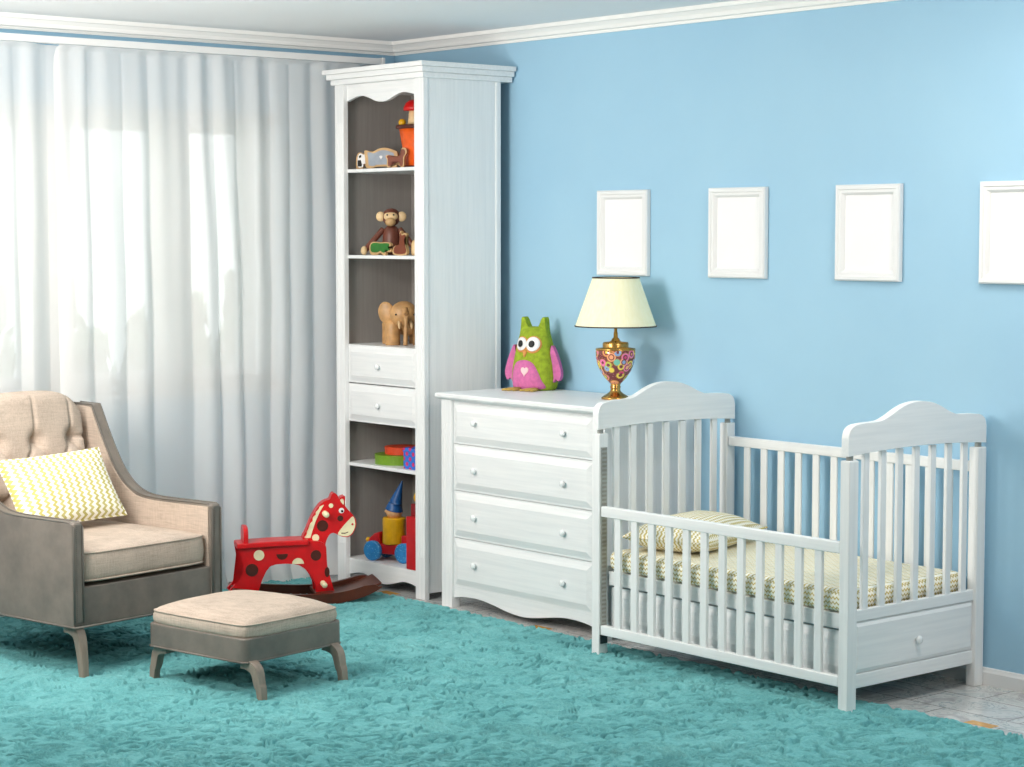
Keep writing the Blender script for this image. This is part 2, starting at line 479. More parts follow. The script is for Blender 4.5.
# window: frame, two mullions, sash frames, panes, sill
WX = -0.10
win = struct('window_1', (lambda b: (box(b, (WX - 0.06, WY0, WZ1 - 0.05), (WX, WY1, WZ1)), box(b, (WX - 0.06, WY0, WZ0), (WX, WY1, WZ0 + 0.05)),
      box(b, (WX - 0.06, WY1 - 0.09, WZ0), (WX, WY1, WZ1)), box(b, (WX - 0.06, WY0, WZ0), (WX, WY0 + 0.09, WZ1)), b)[-1])(B()), M['pvc'], bevel=0.004)
panes = [(-1.165 - 0.03, -0.87 - 0.03), (-1.84 - 0.03, -1.372 - 0.03), (-2.56, -2.075 - 0.03), (-3.24, -2.80)]
GZ0, GZ1 = 1.085, 2.246
for (a, b) in panes:
    f = B(); s = 0.075
    box(f, (WX - 0.05, a - s, GZ1), (WX + 0.02, b + s, GZ1 + 0.056)); box(f, (WX - 0.05, a - s, GZ0 - 0.045), (WX + 0.02, b + s, GZ0))
    box(f, (WX - 0.05, a - s, GZ0), (WX + 0.02, a, GZ1)); box(f, (WX - 0.05, b, GZ0), (WX + 0.02, b + s, GZ1))
    fr = obj('sash', f, M['pvc'], win, bevel=0.004)
    obj('pane', bx((WX - 0.02, a - 0.005, GZ0 - 0.005), (WX - 0.012, b + 0.005, GZ1 + 0.005)), M['glass'], fr)
for y in (-1.28 - 0.03 + 0.01, -1.955 - 0.03, -2.68):
    obj('mullion', bx((WX - 0.06, y - 0.055, WZ0), (WX + 0.005, y + 0.055, WZ1)), M['pvc'], win, bevel=0.003)
obj('window_sill', bx((WX - 0.02, WY0 - 0.03, 0.962), (0.03, WY1 + 0.03, 0.99)), M['pvc'], win, bevel=0.006)

# crown moulding: a stepped profile (distance from wall, z)
cp = [(0, 2.678), (0.012, 2.678), (0.014, 2.69), (0.03, 2.694), (0.036, 2.71), (0.05, 2.724), (0.06, 2.728), (0.062, 2.745), (0, 2.745)]
struct('trim_1', prism(B(), [(-d, z) for d, z in cp], 'x', 0.0, CEX), M['crown'])
struct('trim_2', prism(B(), [(d, z) for d, z in cp], 'y', CEY, 0.0), M['crown'])
bp = [(0, 0), (0.016, 0), (0.016, 0.05), (0.011, 0.058), (0.008, 0.066), (0, 0.068)]
struct('baseboard_back', prism(B(), [(-d, z) for d, z in bp], 'x', 0.0, RX), M['frame_white'])
struct('baseboard_left', prism(B(), [(d, z) for d, z in bp], 'y', RY, -0.0), M['frame_white'])
for i, (x, y, a) in enumerate(((4.15, -0.575, 0.0), (1.77, -0.60, 0.0), (0.62, -0.58, 0))):
    struct('trim_%d' % (i + 3), bx((x, y, -0.002), (x + 0.115, y + 0.05, 0.0012)), M['amber_tile'])

# ------------------------------------------------------------------ outside: lawn and trees far below the window
g = struct('ground_outside', bx((-46, -18, -3.7), (-6, 34, -3.5)), M['lawn'])
def tree(x, y, h, r, seed, label):
    rnd = random.Random(seed)
    t = thing('garden_tree', label, 'tree', (x, y, -3.5), group='trees outside the window')
    bm = B(); lean = rnd.uniform(-0.2, 0.2)
    tube(bm, [(0, 0, 0), (lean * 0.3, 0.05, h * 0.4), (lean, 0, h * 0.8), (lean * 1.1, 0.05, h * 0.97)], [0.13, 0.1, 0.06, 0.02], 8)
    for k in range(5):
        z = h * rnd.uniform(0.35, 0.75); a = rnd.uniform(0, 2 * PI)
        tube(bm, [(lean * z / h, 0, z), (lean * z / h + math.cos(a) * r * 0.6, math.sin(a) * r * 0.6, z + h * 0.17)], [0.04, 0.012], 6)
    obj('trunk', bm, M['bark'], t, smooth=True)
    bm = B()
    for k in range(420):
        q = rnd.random() ** 0.8; a = rnd.uniform(0, 2 * PI); rr = r * (1 - 0.8 * q) * rnd.random() ** 0.5
        c = Vector((lean * 0.8 + rr * math.cos(a), rr * math.sin(a), h * (0.36 + 0.64 * q)))
        L_ = rnd.uniform(0.10, 0.24); u_ = Vector((rnd.uniform(-0.4, 0.4), rnd.uniform(-0.4, 0.4), rnd.choice((-1, 1)) * rnd.uniform(0.5, 1))).normalized()
        v_ = u_.cross(Vector((rnd.random(), rnd.random(), 0.3))).normalized() * L_ * 0.36
        n_ = u_.cross(v_).normalized() * L_ * 0.1
        vs = [bm.verts.new(c + d) for d in (-u_ * L_, v_ + n_, u_ * L_, -v_ + n_)]
        bm.faces.new(vs[:3]); bm.faces.new((vs[0], vs[2], vs[3]))
    obj('foliage', bm, M['leaf'], t)
tl = 'bushy green tree standing on the lawn outside the curtained window'
for k in range(20):
    X = -12.2 - 1.9 * (k % 2) - 0.25 * math.sin(k * 2.3)
    Y = 1.2 + 0.62 * k + 0.06 * math.cos(k * 5.1)
    tree(X, Y, 4.35 + 0.28 * math.sin(k * 1.9) + 0.12 * (k % 2), 0.60 + 0.05 * math.cos(k * 3.1), 40 + k, tl)

# ------------------------------------------------------------------ curtains
CX = 0.088
rail = thing('curtain_rail', 'white curtain rail running along the window wall under the crown moulding', 'curtain rail', (CX, -1.9, 2.615))
obj('rail', bx((CX - 0.028, -4.4, 2.617), (CX + 0.028, -0.17, 2.649)), M['frame_white'], rail, bevel=0.003, world=True)
for y in (-0.17, -1.5, -3.0):
    obj('bracket', bx((0.0, y - 0.02, 2.622), (CX - 0.02, y + 0.02, 2.645)), M['frame_white'], rail, bevel=0.003, world=True)
obj('end_cap', bx((CX - 0.032, -0.17, 2.613), (CX + 0.032, -0.15, 2.653)), M['frame_white'], rail, bevel=0.003, world=True)

def curtain_mesh(y0, y1, seed, xoff, lean0=0.0, lean1=0.0, tuck=False):
    rnd = random.Random(seed)
    W = y1 - y0; n = int(W / 0.006); zs = [2.6155, 2.611, 2.60, 2.585, 2.56, 2.52] + list(np.linspace(2.45, 0.30, 36)) + [0.24, 0.19, 0.15, 0.115, 0.085, 0.06, 0.04, 0.026, 0.016]
    # folds: list of (centre, width, height) below, finer gathers on top
    folds = []; y = y0 - 0.02
    while y < y1 + 0.1:
        w = rnd.uniform(0.11, 0.27); folds.append((y + w / 2, w, rnd.uniform(0.55, 1.0), rnd.uniform(-0.045, 0.045))); y += w
    gath = [(2 * PI / rnd.uniform(0.07, 0.19), rnd.uniform(0, 6.28), rnd.uniform(0.4, 1)) for _ in range(4)]
    bm = B(); rows = []
    for iz, z in enumerate(zs):
        t = (2.617 - z) / 2.6
        row = []
        for i in range(n + 1):
            s = i / n; y = y0 + W * s
            f = 0.0
            for c, w, h, dr in folds:
                q = abs((y - c - dr * t) / w) * 1.15
                if q < 1: f = max(f, h * (0.5 + 0.5 * math.cos(PI * q)) ** 0.8)
            gsum = sum(a * math.sin(k * y + p) for k, p, a in gath) / 2.0
            kf = min(1.0, 0.40 + t * 1.4)
            x = CX + xoff - 0.040 + 0.088 * f * kf + 0.013 * gsum * max(0.12, 1 - 1.4 * t) + 0.004 * math.sin(7 * z + 9 * y)
            if z > 2.60: x = CX + xoff + 0.006 * gsum
            # slack cloth gathers on the floor
            if z < 0.2:
                e = 1 - z / 0.2
                x += 0.055 * e * e * (0.6 + 0.6 * math.sin(13 * y + seed) * math.sin(5.1 * y))
            yy = y + (lean0 * (1 - s) + lean1 * s) * t
            if tuck:                                      # this panel's edge lies behind its neighbour's
                q = min(1.0, max(0.0, (y - (y1 - 0.24)) / 0.12)); x = x * (1 - q) + 0.030 * q
            elif y < y0 + 0.14: x = max(x, 0.060 + 0.02 * (z < 0.2))
            if z > 2.55 and abs(y + 2.0) < 0.05:        # the two panels part a little under the rail
                yy += 0.018 * (1 - abs(y + 2.0) / 0.05) * (z - 2.55) / 0.066 * (0 if tuck else 1)
            row.append(bm.verts.new((max(x, 0.022), yy, z)))
        rows.append(row)
    for a, b in zip(rows, rows[1:]):
        for i in range(n): bm.faces.new((a[i], a[i + 1], b[i + 1], b[i]))
    return bm
tag(obj('curtain', curtain_mesh(-4.3, -1.90, 3, 0.0, 0, 0.0, True), M['sheer'], smooth=True), 'white sheer curtain panel at the far left, behind the armchair', 'curtain', 'sheer curtain panels')
tag(obj('curtain', curtain_mesh(-2.0, -0.17, 11, 0.0, 0.0, 0), M['sheer'], smooth=True), 'white sheer curtain panel hanging next to the tall bookcase', 'curtain', 'sheer curtain panels')

# ------------------------------------------------------------------ rug
def rug():
    rnd = np.random.RandomState(5)
    def vnoise(x, y, s, seed):
        r = np.random.RandomState(seed).rand(256, 256)
        x = x * s; y = y * s; xi = np.floor(x).astype(int); yi = np.floor(y).astype(int); fx = x - xi; fy = y - yi
        fx = fx * fx * fx * (fx * (fx * 6 - 15) + 10); fy = fy * fy * fy * (fy * (fy * 6 - 15) + 10)
        a = r[xi & 255, yi & 255]; b = r[(xi + 1) & 255, yi & 255]; c = r[xi & 255, (yi + 1) & 255]; d = r[(xi + 1) & 255, (yi + 1) & 255]
        return (a * (1 - fx) + b * fx) * (1 - fy) + (c * (1 - fx) + d * fx) * fy
    x0, x1, y0, y1, st = 0.04, 4.95, -3.62, -0.628, 0.005
    nx = int((x1 - x0) / st); ny = int((y1 - y0) / st)
    gx, gy = np.meshgrid(np.linspace(x0, x1, nx), np.linspace(y0, y1, ny), indexing='ij')
    ph = vnoise(gx, gy, 5.5, 1) * 1.0 + vnoise(gx + 7.3, gy + 1.7, 12.5, 2) * 0.5 + vnoise(gx + 1.3, gy + 3.7, 27, 12) * 0.14
    wave = 0.5 + 0.5 * np.sin(2 * PI * ph * 7.6)
    wx = gx + 0.05 * (vnoise(gx, gy, 9, 8) - 0.5); wy = gy + 0.05 * (vnoise(gx, gy, 9, 9) - 0.5)
    groove = np.clip((0.34 - wave) / 0.34, 0, 1) ** 0.8           # narrow partings between the tufts
    brk = vnoise(gx, gy, 24, 3); patch_ = vnoise(gx, gy, 6, 14)
    fine = vnoise(gx, gy, 75, 4)
    amt = np.clip((vnoise(wx, wy, 22, 3) - 0.22) * 3.0, 0, 1)
    h = 0.0180 - 0.024 * groove * amt + 0.012 * (wave - 0.5) * amt + 0.005 * (brk - 0.5) + 0.003 * (fine - 0.5)
    edge = np.minimum(np.minimum(gx - x0, x1 - gx), np.minimum(gy - y0, y1 - gy))
    h = np.clip(h, 0.002, 0.03) * np.clip(edge / 0.015, 0.15, 1)
    k = edge < 0.03
    gy = gy + np.where(k, 0.010 * (vnoise(gx, gy, 45, 6) - 0.5), 0)
    co = np.stack([gx, gy, h], -1).reshape(-1, 3).astype(np.float32)
    idx = np.arange(nx * ny).reshape(nx, ny)
    q = np.stack([idx[:-1, :-1], idx[1:, :-1], idx[1:, 1:], idx[:-1, 1:]], -1).reshape(-1, 4).astype(np.int32)
    me = bpy.data.meshes.new('rug')
    me.vertices.add(len(co)); me.vertices.foreach_set('co', co.ravel())
    me.loops.add(q.size); me.loops.foreach_set('vertex_index', q.ravel())
    me.polygons.add(len(q)); me.polygons.foreach_set('loop_start', np.arange(0, q.size, 4, dtype=np.int32))
    me.update(calc_edges=True); me.validate()
    me.polygons.foreach_set('use_smooth', np.ones(len(me.polygons), dtype=bool))
    o = bpy.data.objects.new('rug', me); C.objects.link(o); me.materials.append(M['rug'])
    tag(o, 'large teal shaggy rug with a swirled pile covering most of the floor', 'rug')
rug()

# ------------------------------------------------------------------ bookcase
BX0, BX1, BYF, BYB = 0.235, 0.955, -0.55, -0.075
bk = thing('bookcase', 'tall narrow white bookcase with open shelves and two drawers beside the curtain', 'bookcase', (0.595, -0.31, 0))
def part(name, bm, mat, parent, **k): return obj(name, bm, M[mat] if isinstance(mat, str) else mat, parent, world=True, **k)
def post(parent, x0, x1, yf, yb, z0, z1, blocks=None):
    bm = B(); box(bm, (x0, yf, z0), (x1, yb, z1))
    if blocks:                                   # three raised reeds between plain blocks
        a, b = blocks; w = (x1 - x0)
        for k in (0.3, 0.5, 0.7):
            cx = x0 + w * k; prism(bm, [(cx - 0.006, yf + 0.001), (cx - 0.003, yf - 0.003), (cx + 0.003, yf - 0.003), (cx + 0.006, yf + 0.001)], 'z', a, b)
    return part('post', bm, 'white_v', parent, bevel=0.0025)
post(bk, BX0, BX0 + 0.073, BYF, BYF + 0.028, 0, 2.487, (0.2, 2.3))
post(bk, BX1 - 0.073, BX1, BYF, BYF + 0.028, 0, 2.487, (0.2, 2.3))
for s in (0, 1):
    x = BX0 + 0.004 if s == 0 else BX1 - 0.024
    part('side_panel', bx((x, BYF + 0.026, 0.03), (x + 0.02, BYB - 0.02, 2.487)), 'white_v', bk, bevel=0.002)
    xl = (x + 0.02, x + 0.026) if s == 0 else (x - 0.006, x)
    part('shade_lining', bx((xl[0], BYF + 0.030, 0.126), (xl[1], BYB - 0.022, 2.455)), 'grey_shade', bk)  # added boards, coloured grey as the shade on the inner sides
    x = BX0 if s == 0 else BX1 - 0.024
    part('post', bx((x, BYB - 0.03, 0), (x + 0.024, BYB, 2.487)), 'white_v', bk, bevel=0.0025)
part('back_panel', bx((BX0 + 0.02, BYB - 0.022, 0.1), (BX1 - 0.02, BYB - 0.006, 2.487)), 'grey_shade', bk)  # shade of the recess put into the panel colour
IX0, IX1 = BX0 + 0.0305, BX1 - 0.0305
FY = -0.527
for z0, z1 in ((2.054, 2.071), (1.630, 1.647), (0.594, 0.611), (0.108, 0.126), (1.187, 1.203), (2.455, 2.487)):
    part('shelf', bx((IX0, FY + (0.022 if z0 > 2.4 else 0.001), z0), (IX1, BYB - 0.02, z1)), 'white_h', bk, bevel=0.002)
# frieze with wavy lower edge
px0, px1 = BX0 + 0.072, BX1 - 0.072; pc, hw = (px0 + px1) / 2, (px1 - px0) / 2
fz_pts = smooth_path([(-1, 2.405), (-0.8, 2.4205), (-0.58, 2.4285), (-0.36, 2.415), (-0.18, 2.398), (0, 2.3915), (0.18, 2.398), (0.36, 2.415), (0.58, 2.4285), (0.8, 2.4205), (1, 2.405)], 5)
bot = [(pc + hw * u, z) for u, z in fz_pts]
part('frieze', strip_prism(B(), [(x, 2.487) for x, z in bot], bot, 'y', FY, FY + 0.02), 'white_h', bk)
low = smooth_path([(-1, 0.045), (-0.8, 0.058), (-0.58, 0.062), (-0.36, 0.050), (-0.18, 0.036), (0, 0.030), (0.18, 0.036), (0.36, 0.05), (0.58, 0.062), (0.8, 0.058), (1, 0.045)], 5)
bot = [(pc + hw * u, z) for u, z in low]
part('apron', strip_prism(B(), [(x, 0.110) for x, z in bot], bot, 'y', FY, FY + 0.02), 'white_h', bk)
for e, z0, z1 in ((0.046, 2.538, 2.561), (0.031, 2.512, 2.538), (0.015, 2.486, 2.512)):
    part('cornice', bx((BX0 - e, BYF - e, z0), (BX1 + e, -0.014, z1)), 'white_h', bk, bevel=0.003)
for z0, z1, kz in ((1.014, 1.202, 1.102), (0.820, 1.008, 0.910)):
    d = part('drawer', raised(B(), px0 + 0.002, px1 - 0.002, z0, z1, FY + 0.3, FY, 0.008, 0.036, 0.011), 'white_h', bk)
    knob(d, (0.578, FY - 0.010, kz), r=0.015)

# ------------------------------------------------------------------ chest of drawers
DX0, DX1, DYF, DYB = 1.112, 2.240, -0.571, -0.03
ch = thing('chest_of_drawers', 'wide white chest of four drawers with small round knobs', 'chest of drawers', (1.676, -0.30, 0))
post(ch, DX0, DX0 + 0.076, DYF, DYF + 0.05, 0, 0.98, (0.16, 0.87)); post(ch, DX1 - 0.076, DX1, DYF, DYF + 0.05, 0, 0.98, (0.16, 0.87))
for x in (DX0, DX1 - 0.05): part('post', bx((x, DYB - 0.05, 0), (x + 0.05, DYB, 0.98)), 'white_v', ch, bevel=0.002)
for x in (DX0 + 0.004, DX1 - 0.024): part('side_panel', bx((x, DYF + 0.045, 0.04), (x + 0.02, DYB - 0.045, 0.98)), 'white_v', ch)
part('back_panel', bx((DX0 + 0.02, DYB - 0.02, 0.05), (DX1 - 0.02, DYB - 0.005, 0.98)), 'white_h', ch)
e = 0.022
bm = B(); rings = []
for ins, z in ((0.018, 0.979), (0.006, 0.986), (0.0, 0.992), (0.0, 1.004), (0.005, 1.010)):
    rings.append([bm.verts.new(p) for p in ((DX0 - e + ins, DYF - e + ins, z), (DX1 + e - ins, DYF - e + ins, z), (DX1 + e - ins, DYB + 0.015, z), (DX0 - e + ins, DYB + 0.015, z))])
bm.faces.new(rings[0]); bm.faces.new(rings[-1])
for a, b in zip(rings, rings[1:]):
    for k in range(4): bm.faces.new((a[k], a[(k + 1) % 4], b[(k + 1) % 4], b[k]))
part('top_board', bm, 'white_h', ch)
DFY = DYF + 0.014
part('top_rail', bx((DX0 + 0.07, DFY + 0.002, 0.967), (DX1 - 0.07, DFY + 0.03, 0.981)), 'white_h', ch)
for z0, z1 in ((0.7765, 0.966), (0.558, 0.7735), (0.3355, 0.555), (0.105, 0.3325)):
    d = part('drawer', raised(B(), DX0 + 0.0775, DX1 - 0.0775, z0, z1, DFY + 0.35, DFY, 0.008, 0.038, 0.012), 'white_h', ch)
    zc = {0.7765: 0.882, 0.558: 0.661, 0.3355: 0.4435, 0.105: 0.221}[z0]
    for x in (1.362, 1.980): knob(d, (x, DFY - 0.011, zc), r=0.0155)
pc, hw = 1.676, (DX1 - DX0) / 2 - 0.077
low = smooth_path([(-1, 0.048), (-0.85, 0.060), (-0.62, 0.063), (-0.4, 0.050), (-0.2, 0.034), (0, 0.026), (0.2, 0.034), (0.4, 0.05), (0.62, 0.063), (0.85, 0.060), (1, 0.048)], 6)
bot = [(pc + hw * u, z) for u, z in low]
part('apron', strip_prism(B(), [(x, 0.104) for x, z in bot], bot, 'y', DFY, DFY + 0.02), 'white_h', ch)

# ------------------------------------------------------------------ crib
KX0, KX1, KY0, KY1 = 2.436, 3.814, -0.822, -0.018
KC = (KY0 + KY1) / 2
cr = thing('crib', 'white wooden baby crib with slatted sides and curved end boards', 'crib', ((KX0 + KX1) / 2, KC, 0))
PW, PD = 0.044, 0.052
for x in (KX0, KX1 - PW):
    for y in (KY0, KY1 - PD):
        bm = B(); box(bm, (x, y, 0), (x + PW, y + PD, 0.932))
        p = part('post', bm, 'white_v', cr, bevel=0.004)
        bm = B(); lathe(bm, [(0.013, 0.930), (0.013, 0.955)], (x + PW / 2, y + PD / 2, 0), 12)
        obj('pin', bm, M['metal_track'], p, world=True)
# end boards
def end_board(x0, x1):
    u = [-1, -0.985, -0.955, -0.90, -0.83, -0.72, -0.62, -0.53, -0.42, -0.30, -0.16, 0, 0.16, 0.30, 0.42, 0.53, 0.62, 0.72, 0.83, 0.90, 0.955, 0.985, 1]
    z = [1.012, 1.035, 1.050, 1.060, 1.0635, 1.0655, 1.066, 1.070, 1.085, 1.106, 1.123, 1.129, 1.123, 1.106, 1.085, 1.070, 1.066, 1.0655, 1.0635, 1.060, 1.05, 1.035, 1.012]
    W = (KY1 - KY0) / 2 + 0.002
    top = smooth_path([(a, b) for a, b in zip(u, z)], 4)
    bot = [(a, 0.948 + 0.015 * (1 - a * a)) for a, b in top]
    return strip_prism(B(), [(KC + W * a, b) for a, b in top], [(KC + W * a, b) for a, b in bot], 'x', x0, x1)
for x in (KX0, KX1 - PW):
    part('end_board', end_board(x + 0.006, x + PW - 0.004), 'white_d', cr, bevel=0.006, seg=3)
    for k in range(-3, 4):
        y = KC + 0.0965 * k
        part('slat', bx((x + 0.014, y - 0.016, 0.36), (x + 0.030, y + 0.016, 0.958 - 0.0)), 'white_v', cr, bevel=0.003)
    xa, xb = x + 0.008, x + PW - 0.012
    part('end_rail', bx((xa, KY0 + PD - 0.002, 0.336), (xb, KY1 - PD + 0.002, 0.379)), 'white_d', cr, bevel=0.004)
    part('end_rail', bx((xa, KY0 + PD - 0.002, 0.089), (xb, KY1 - PD + 0.002, 0.142)), 'white_d', cr, bevel=0.004)
    part('end_panel', bx((xa + 0.004, KY0 + PD - 0.002, 0.142), (xb - 0.010, KY1 - PD + 0.002, 0.337)), 'white_d', cr)
# drawer front on the right end
d = part('end_drawer', raised(B(), KY0 + PD + 0.004, KY1 - PD - 0.004, 0.146, 0.331, KX1 - 0.05, KX1 - 0.016, 0.002, 0.014, 0.006, 'x', 1), 'white_d', cr)
knob(d, (KX1 - 0.011, KC + 0.004, 0.229), 'x', 1, 0.0165)
# front drop side
def side(y0, y1, zt0, zt1, zb0, zb1, slats, names):
    part(names[0], bx((KX0 + PW + 0.006, y0, zt0), (KX1 - PW - 0.002, y1, zt1)), 'white_h', cr, bevel=0.004)
    part(names[0], bx((KX0 + PW + 0.006, y0, zb0), (KX1 - PW - 0.002, y1, zb1)), 'white_h', cr, bevel=0.004)
    for x in slats:
        part('slat', bx((x - 0.0175, y0 + 0.004, zb1 - 0.01), (x + 0.0175, y1 - 0.010, zt0 + 0.01)), 'white_v', cr, bevel=0.003)
sl = [2.580 + 0.0983 * k for k in range(12)]
side(KY0 + 0.004, KY0 + 0.034, 0.590, 0.633, 0.098, 0.138, sl, ('front_rail',))
side(KY1 - 0.05, KY1 - 0.025, 0.835, 0.876, 0.13, 0.17, [2.592 + 0.0978 * k for k in range(12)], ('back_rail',))
# steel track on the inner face of the front posts
for x0, x1 in ((KX0 + PW, KX0 + PW + 0.004), (KX1 - PW - 0.004, KX1 - PW)):
    bm = bx((x0, KY0 + 0.008, 0.10), (x1, KY0 + PD - 0.010, 0.876))
    tr = part('track', bm, 'metal_track', cr)
    bm = B()
    for k in range(44):
        z = 0.115 + k * 0.0174
        box(bm, (x0 - (0.002 if x0 > 3 else -0.003), KY0 + 0.014, z), (x1 + (0.002 if x0 < 3 else -0.003), KY0 + PD - 0.016, z + 0.009))
    obj('track_notches', bm, M['track_dark'], tr, world=True)
    obj('track_stop', bx((x0, KY0 + 0.006, 0.06), (x1 + (0.002 if x0 < 3 else 0), KY0 + PD - 0.008, 0.098)), M['dark_gap'], tr, world=True)
# mattress support and under-bed front panel
part('bed_frame', bx((KX0 + PW + 0.004, KY0 + 0.050, 0.302), (KX1 - PW - 0.004, KY1 - 0.06, 0.36)), 'white_h', cr, bevel=0.003)
part('under_panel', raised(B(), KX0 + PW + 0.006, KX1 - PW - 0.006, 0.125, 0.292, KY0 + 0.085, KY0 + 0.066, 0.012, 0.035, 0.006), 'white_h', cr)

# mattress in its fitted sheet
def rounded_slab(x0, x1, y0, y1, z0, z1, r, crown=0.0, n=40, m=26):
    bm = B()
    prof = []
    for k in range(7): a = -PI / 2 + (PI / 2) * k / 6; prof.append((1 - math.cos(a), z0 + r * 0.5 + r * 0.5 * math.sin(a)))
    for k in range(7): a = (PI / 2) * k / 6; prof.append((1 - math.cos(a), z1 - r + r * math.sin(a)))
    return bm, prof
mt = thing('mattress', 'crib mattress in a cream and yellow chevron fitted sheet', 'mattress', (3.12, -0.42, 0.361))
bm = bx((KX0 + PW + 0.003, KY0 + 0.042, 0.3615), (KX1 - PW - 0.002, KY1 - 0.056, 0.447))
mo = obj('mattress_sheet', bm, M['chev_sheet'], mt, world=True, bevel=0.034, seg=7)

def cushion(w, d, h, n=36, pinch=0.05, wrinkle=0.0, seed=0):
    bm = B(); G = {}
    for sgn in (1, -1):
        for i in range(n + 1):
            for j in range(n + 1):
                u = -1 + 2 * i / n; v = -1 + 2 * j / n
                if sgn == -1 and (i in (0, n) or j in (0, n)): G[(sgn, i, j)] = G[(1, i, j)]; continue
                pu = 1 - pinch * (1 - v * v) * u * u; pv = 1 - pinch * (1 - u * u) * v * v
                t = ((1 - abs(u) ** 2.4) * (1 - abs(v) ** 2.4)) ** 0.55
                wr = wrinkle * mnoise.noise(Vector((u * 3.1 + seed, v * 3.1, sgn))) * min(1, 4 * (1 - max(abs(u), abs(v))))
                G[(sgn, i, j)] = bm.verts.new((u * w / 2 * pu, v * d / 2 * pv, sgn * (h / 2 * t) + wr))
    for sgn in (1, -1):
        for i in range(n):
            for j in range(n):
                q = [G[(sgn, i, j)], G[(sgn, i + 1, j)], G[(sgn, i + 1, j + 1)], G[(sgn, i, j + 1)]]
                bm.faces.new(q if sgn == 1 else q[::-1])
    return bm
cp_ = thing('baby_pillow', 'plump chevron baby pillow lying on the crib mattress', 'pillow', (2.648, -0.432, 0.447), math.radians(17))
bm = cushion(0.385, 0.58, 0.155, wrinkle=0.006, seed=2); bm.transform(Matrix.Translation((0, 0, 0.062)))
for v in bm.verts:
    v.co.z = max(v.co.z, 0.003)
    p_ = Matrix.Translation(cp_.location) @ Matrix.Rotation(cp_.rotation_euler.z, 4, 'Z') @ v.co
    if p_.x < 2.475: p_.x = 2.475 - 0.02 * (p_.x - 2.475); v.co = (Matrix.Translation(cp_.location) @ Matrix.Rotation(cp_.rotation_euler.z, 4, 'Z')).inverted() @ p_
obj('pillowcase', bm, M['chev_pillow'], cp_, smooth=True)
bm = B(); P_ = 0.05
edge = []
for k in range(80):
    t = k / 80 * 4; s = t % 1; uu, vv = [(-1 + 2 * s, -1), (1, -1 + 2 * s), (1 - 2 * s, 1), (-1, 1 - 2 * s)][int(t)]
    edge.append((uu * 0.1925 * (1 - P_ * (1 - vv * vv) * uu * uu), vv * 0.29 * (1 - P_ * (1 - uu * uu) * vv * vv), 0.062))
W_ = Matrix.Translation(cp_.location) @ Matrix.Rotation(cp_.rotation_euler.z, 4, 'Z')
def keep_in(p):
    q = W_ @ Vector(p); q.x = max(q.x, 2.4755); return tuple(W_.inverted() @ q)
edge = [keep_in(p) for p in edge]
tube(bm, edge + edge[:1], 0.0035, 6); obj('piping', bm, M['chev_pillow'], cp_, smooth=True)

# ------------------------------------------------------------------ pictures
def picture(x0, x1, z0, z1, label):
    t = thing('picture_frame', label, 'picture frame', ((x0 + x1) / 2, 0, z0), group='blank picture frames on the blue wall')
    W = 0.042; bm = B(); prof = [(0, -0.002), (0, -0.022), (0.006, -0.029), (0.018, -0.029), (0.022, -0.024), (0.032, -0.024), (W, -0.013), (W, -0.002)]
    rings = []
    for i, y in prof:
        rings.append([bm.verts.new(p) for p in ((x0 + i, y, z0 + i), (x1 - i, y, z0 + i), (x1 - i, y, z1 - i), (x0 + i, y, z1 - i))])
    rings.append(rings[0])
    for a, b in zip(rings, rings[1:]):
        for k in range(4): bm.faces.new((a[k], a[(k + 1) % 4], b[(k + 1) % 4], b[k]))
    part('frame', bm, 'frame_white', t)
    part('blank_sheet', bx((x0 + 0.036, -0.010, z0 + 0.036), (x1 - 0.036, -0.003, z1 - 0.036)), 'paper', t)
    return t
for x, lb in ((1.600, 'blank white picture frame hanging just above the table lamp'),
              (2.322, 'blank white picture frame above the headboard end of the crib, next right from the lamp'),
              (3.050, 'blank white picture frame above the middle of the crib, third one along the wall'),
              (3.775, 'blank white picture frame cut off by the right edge of the photo')):
    picture(x - 0.010, x + 0.326, 1.560, 1.952, lb)

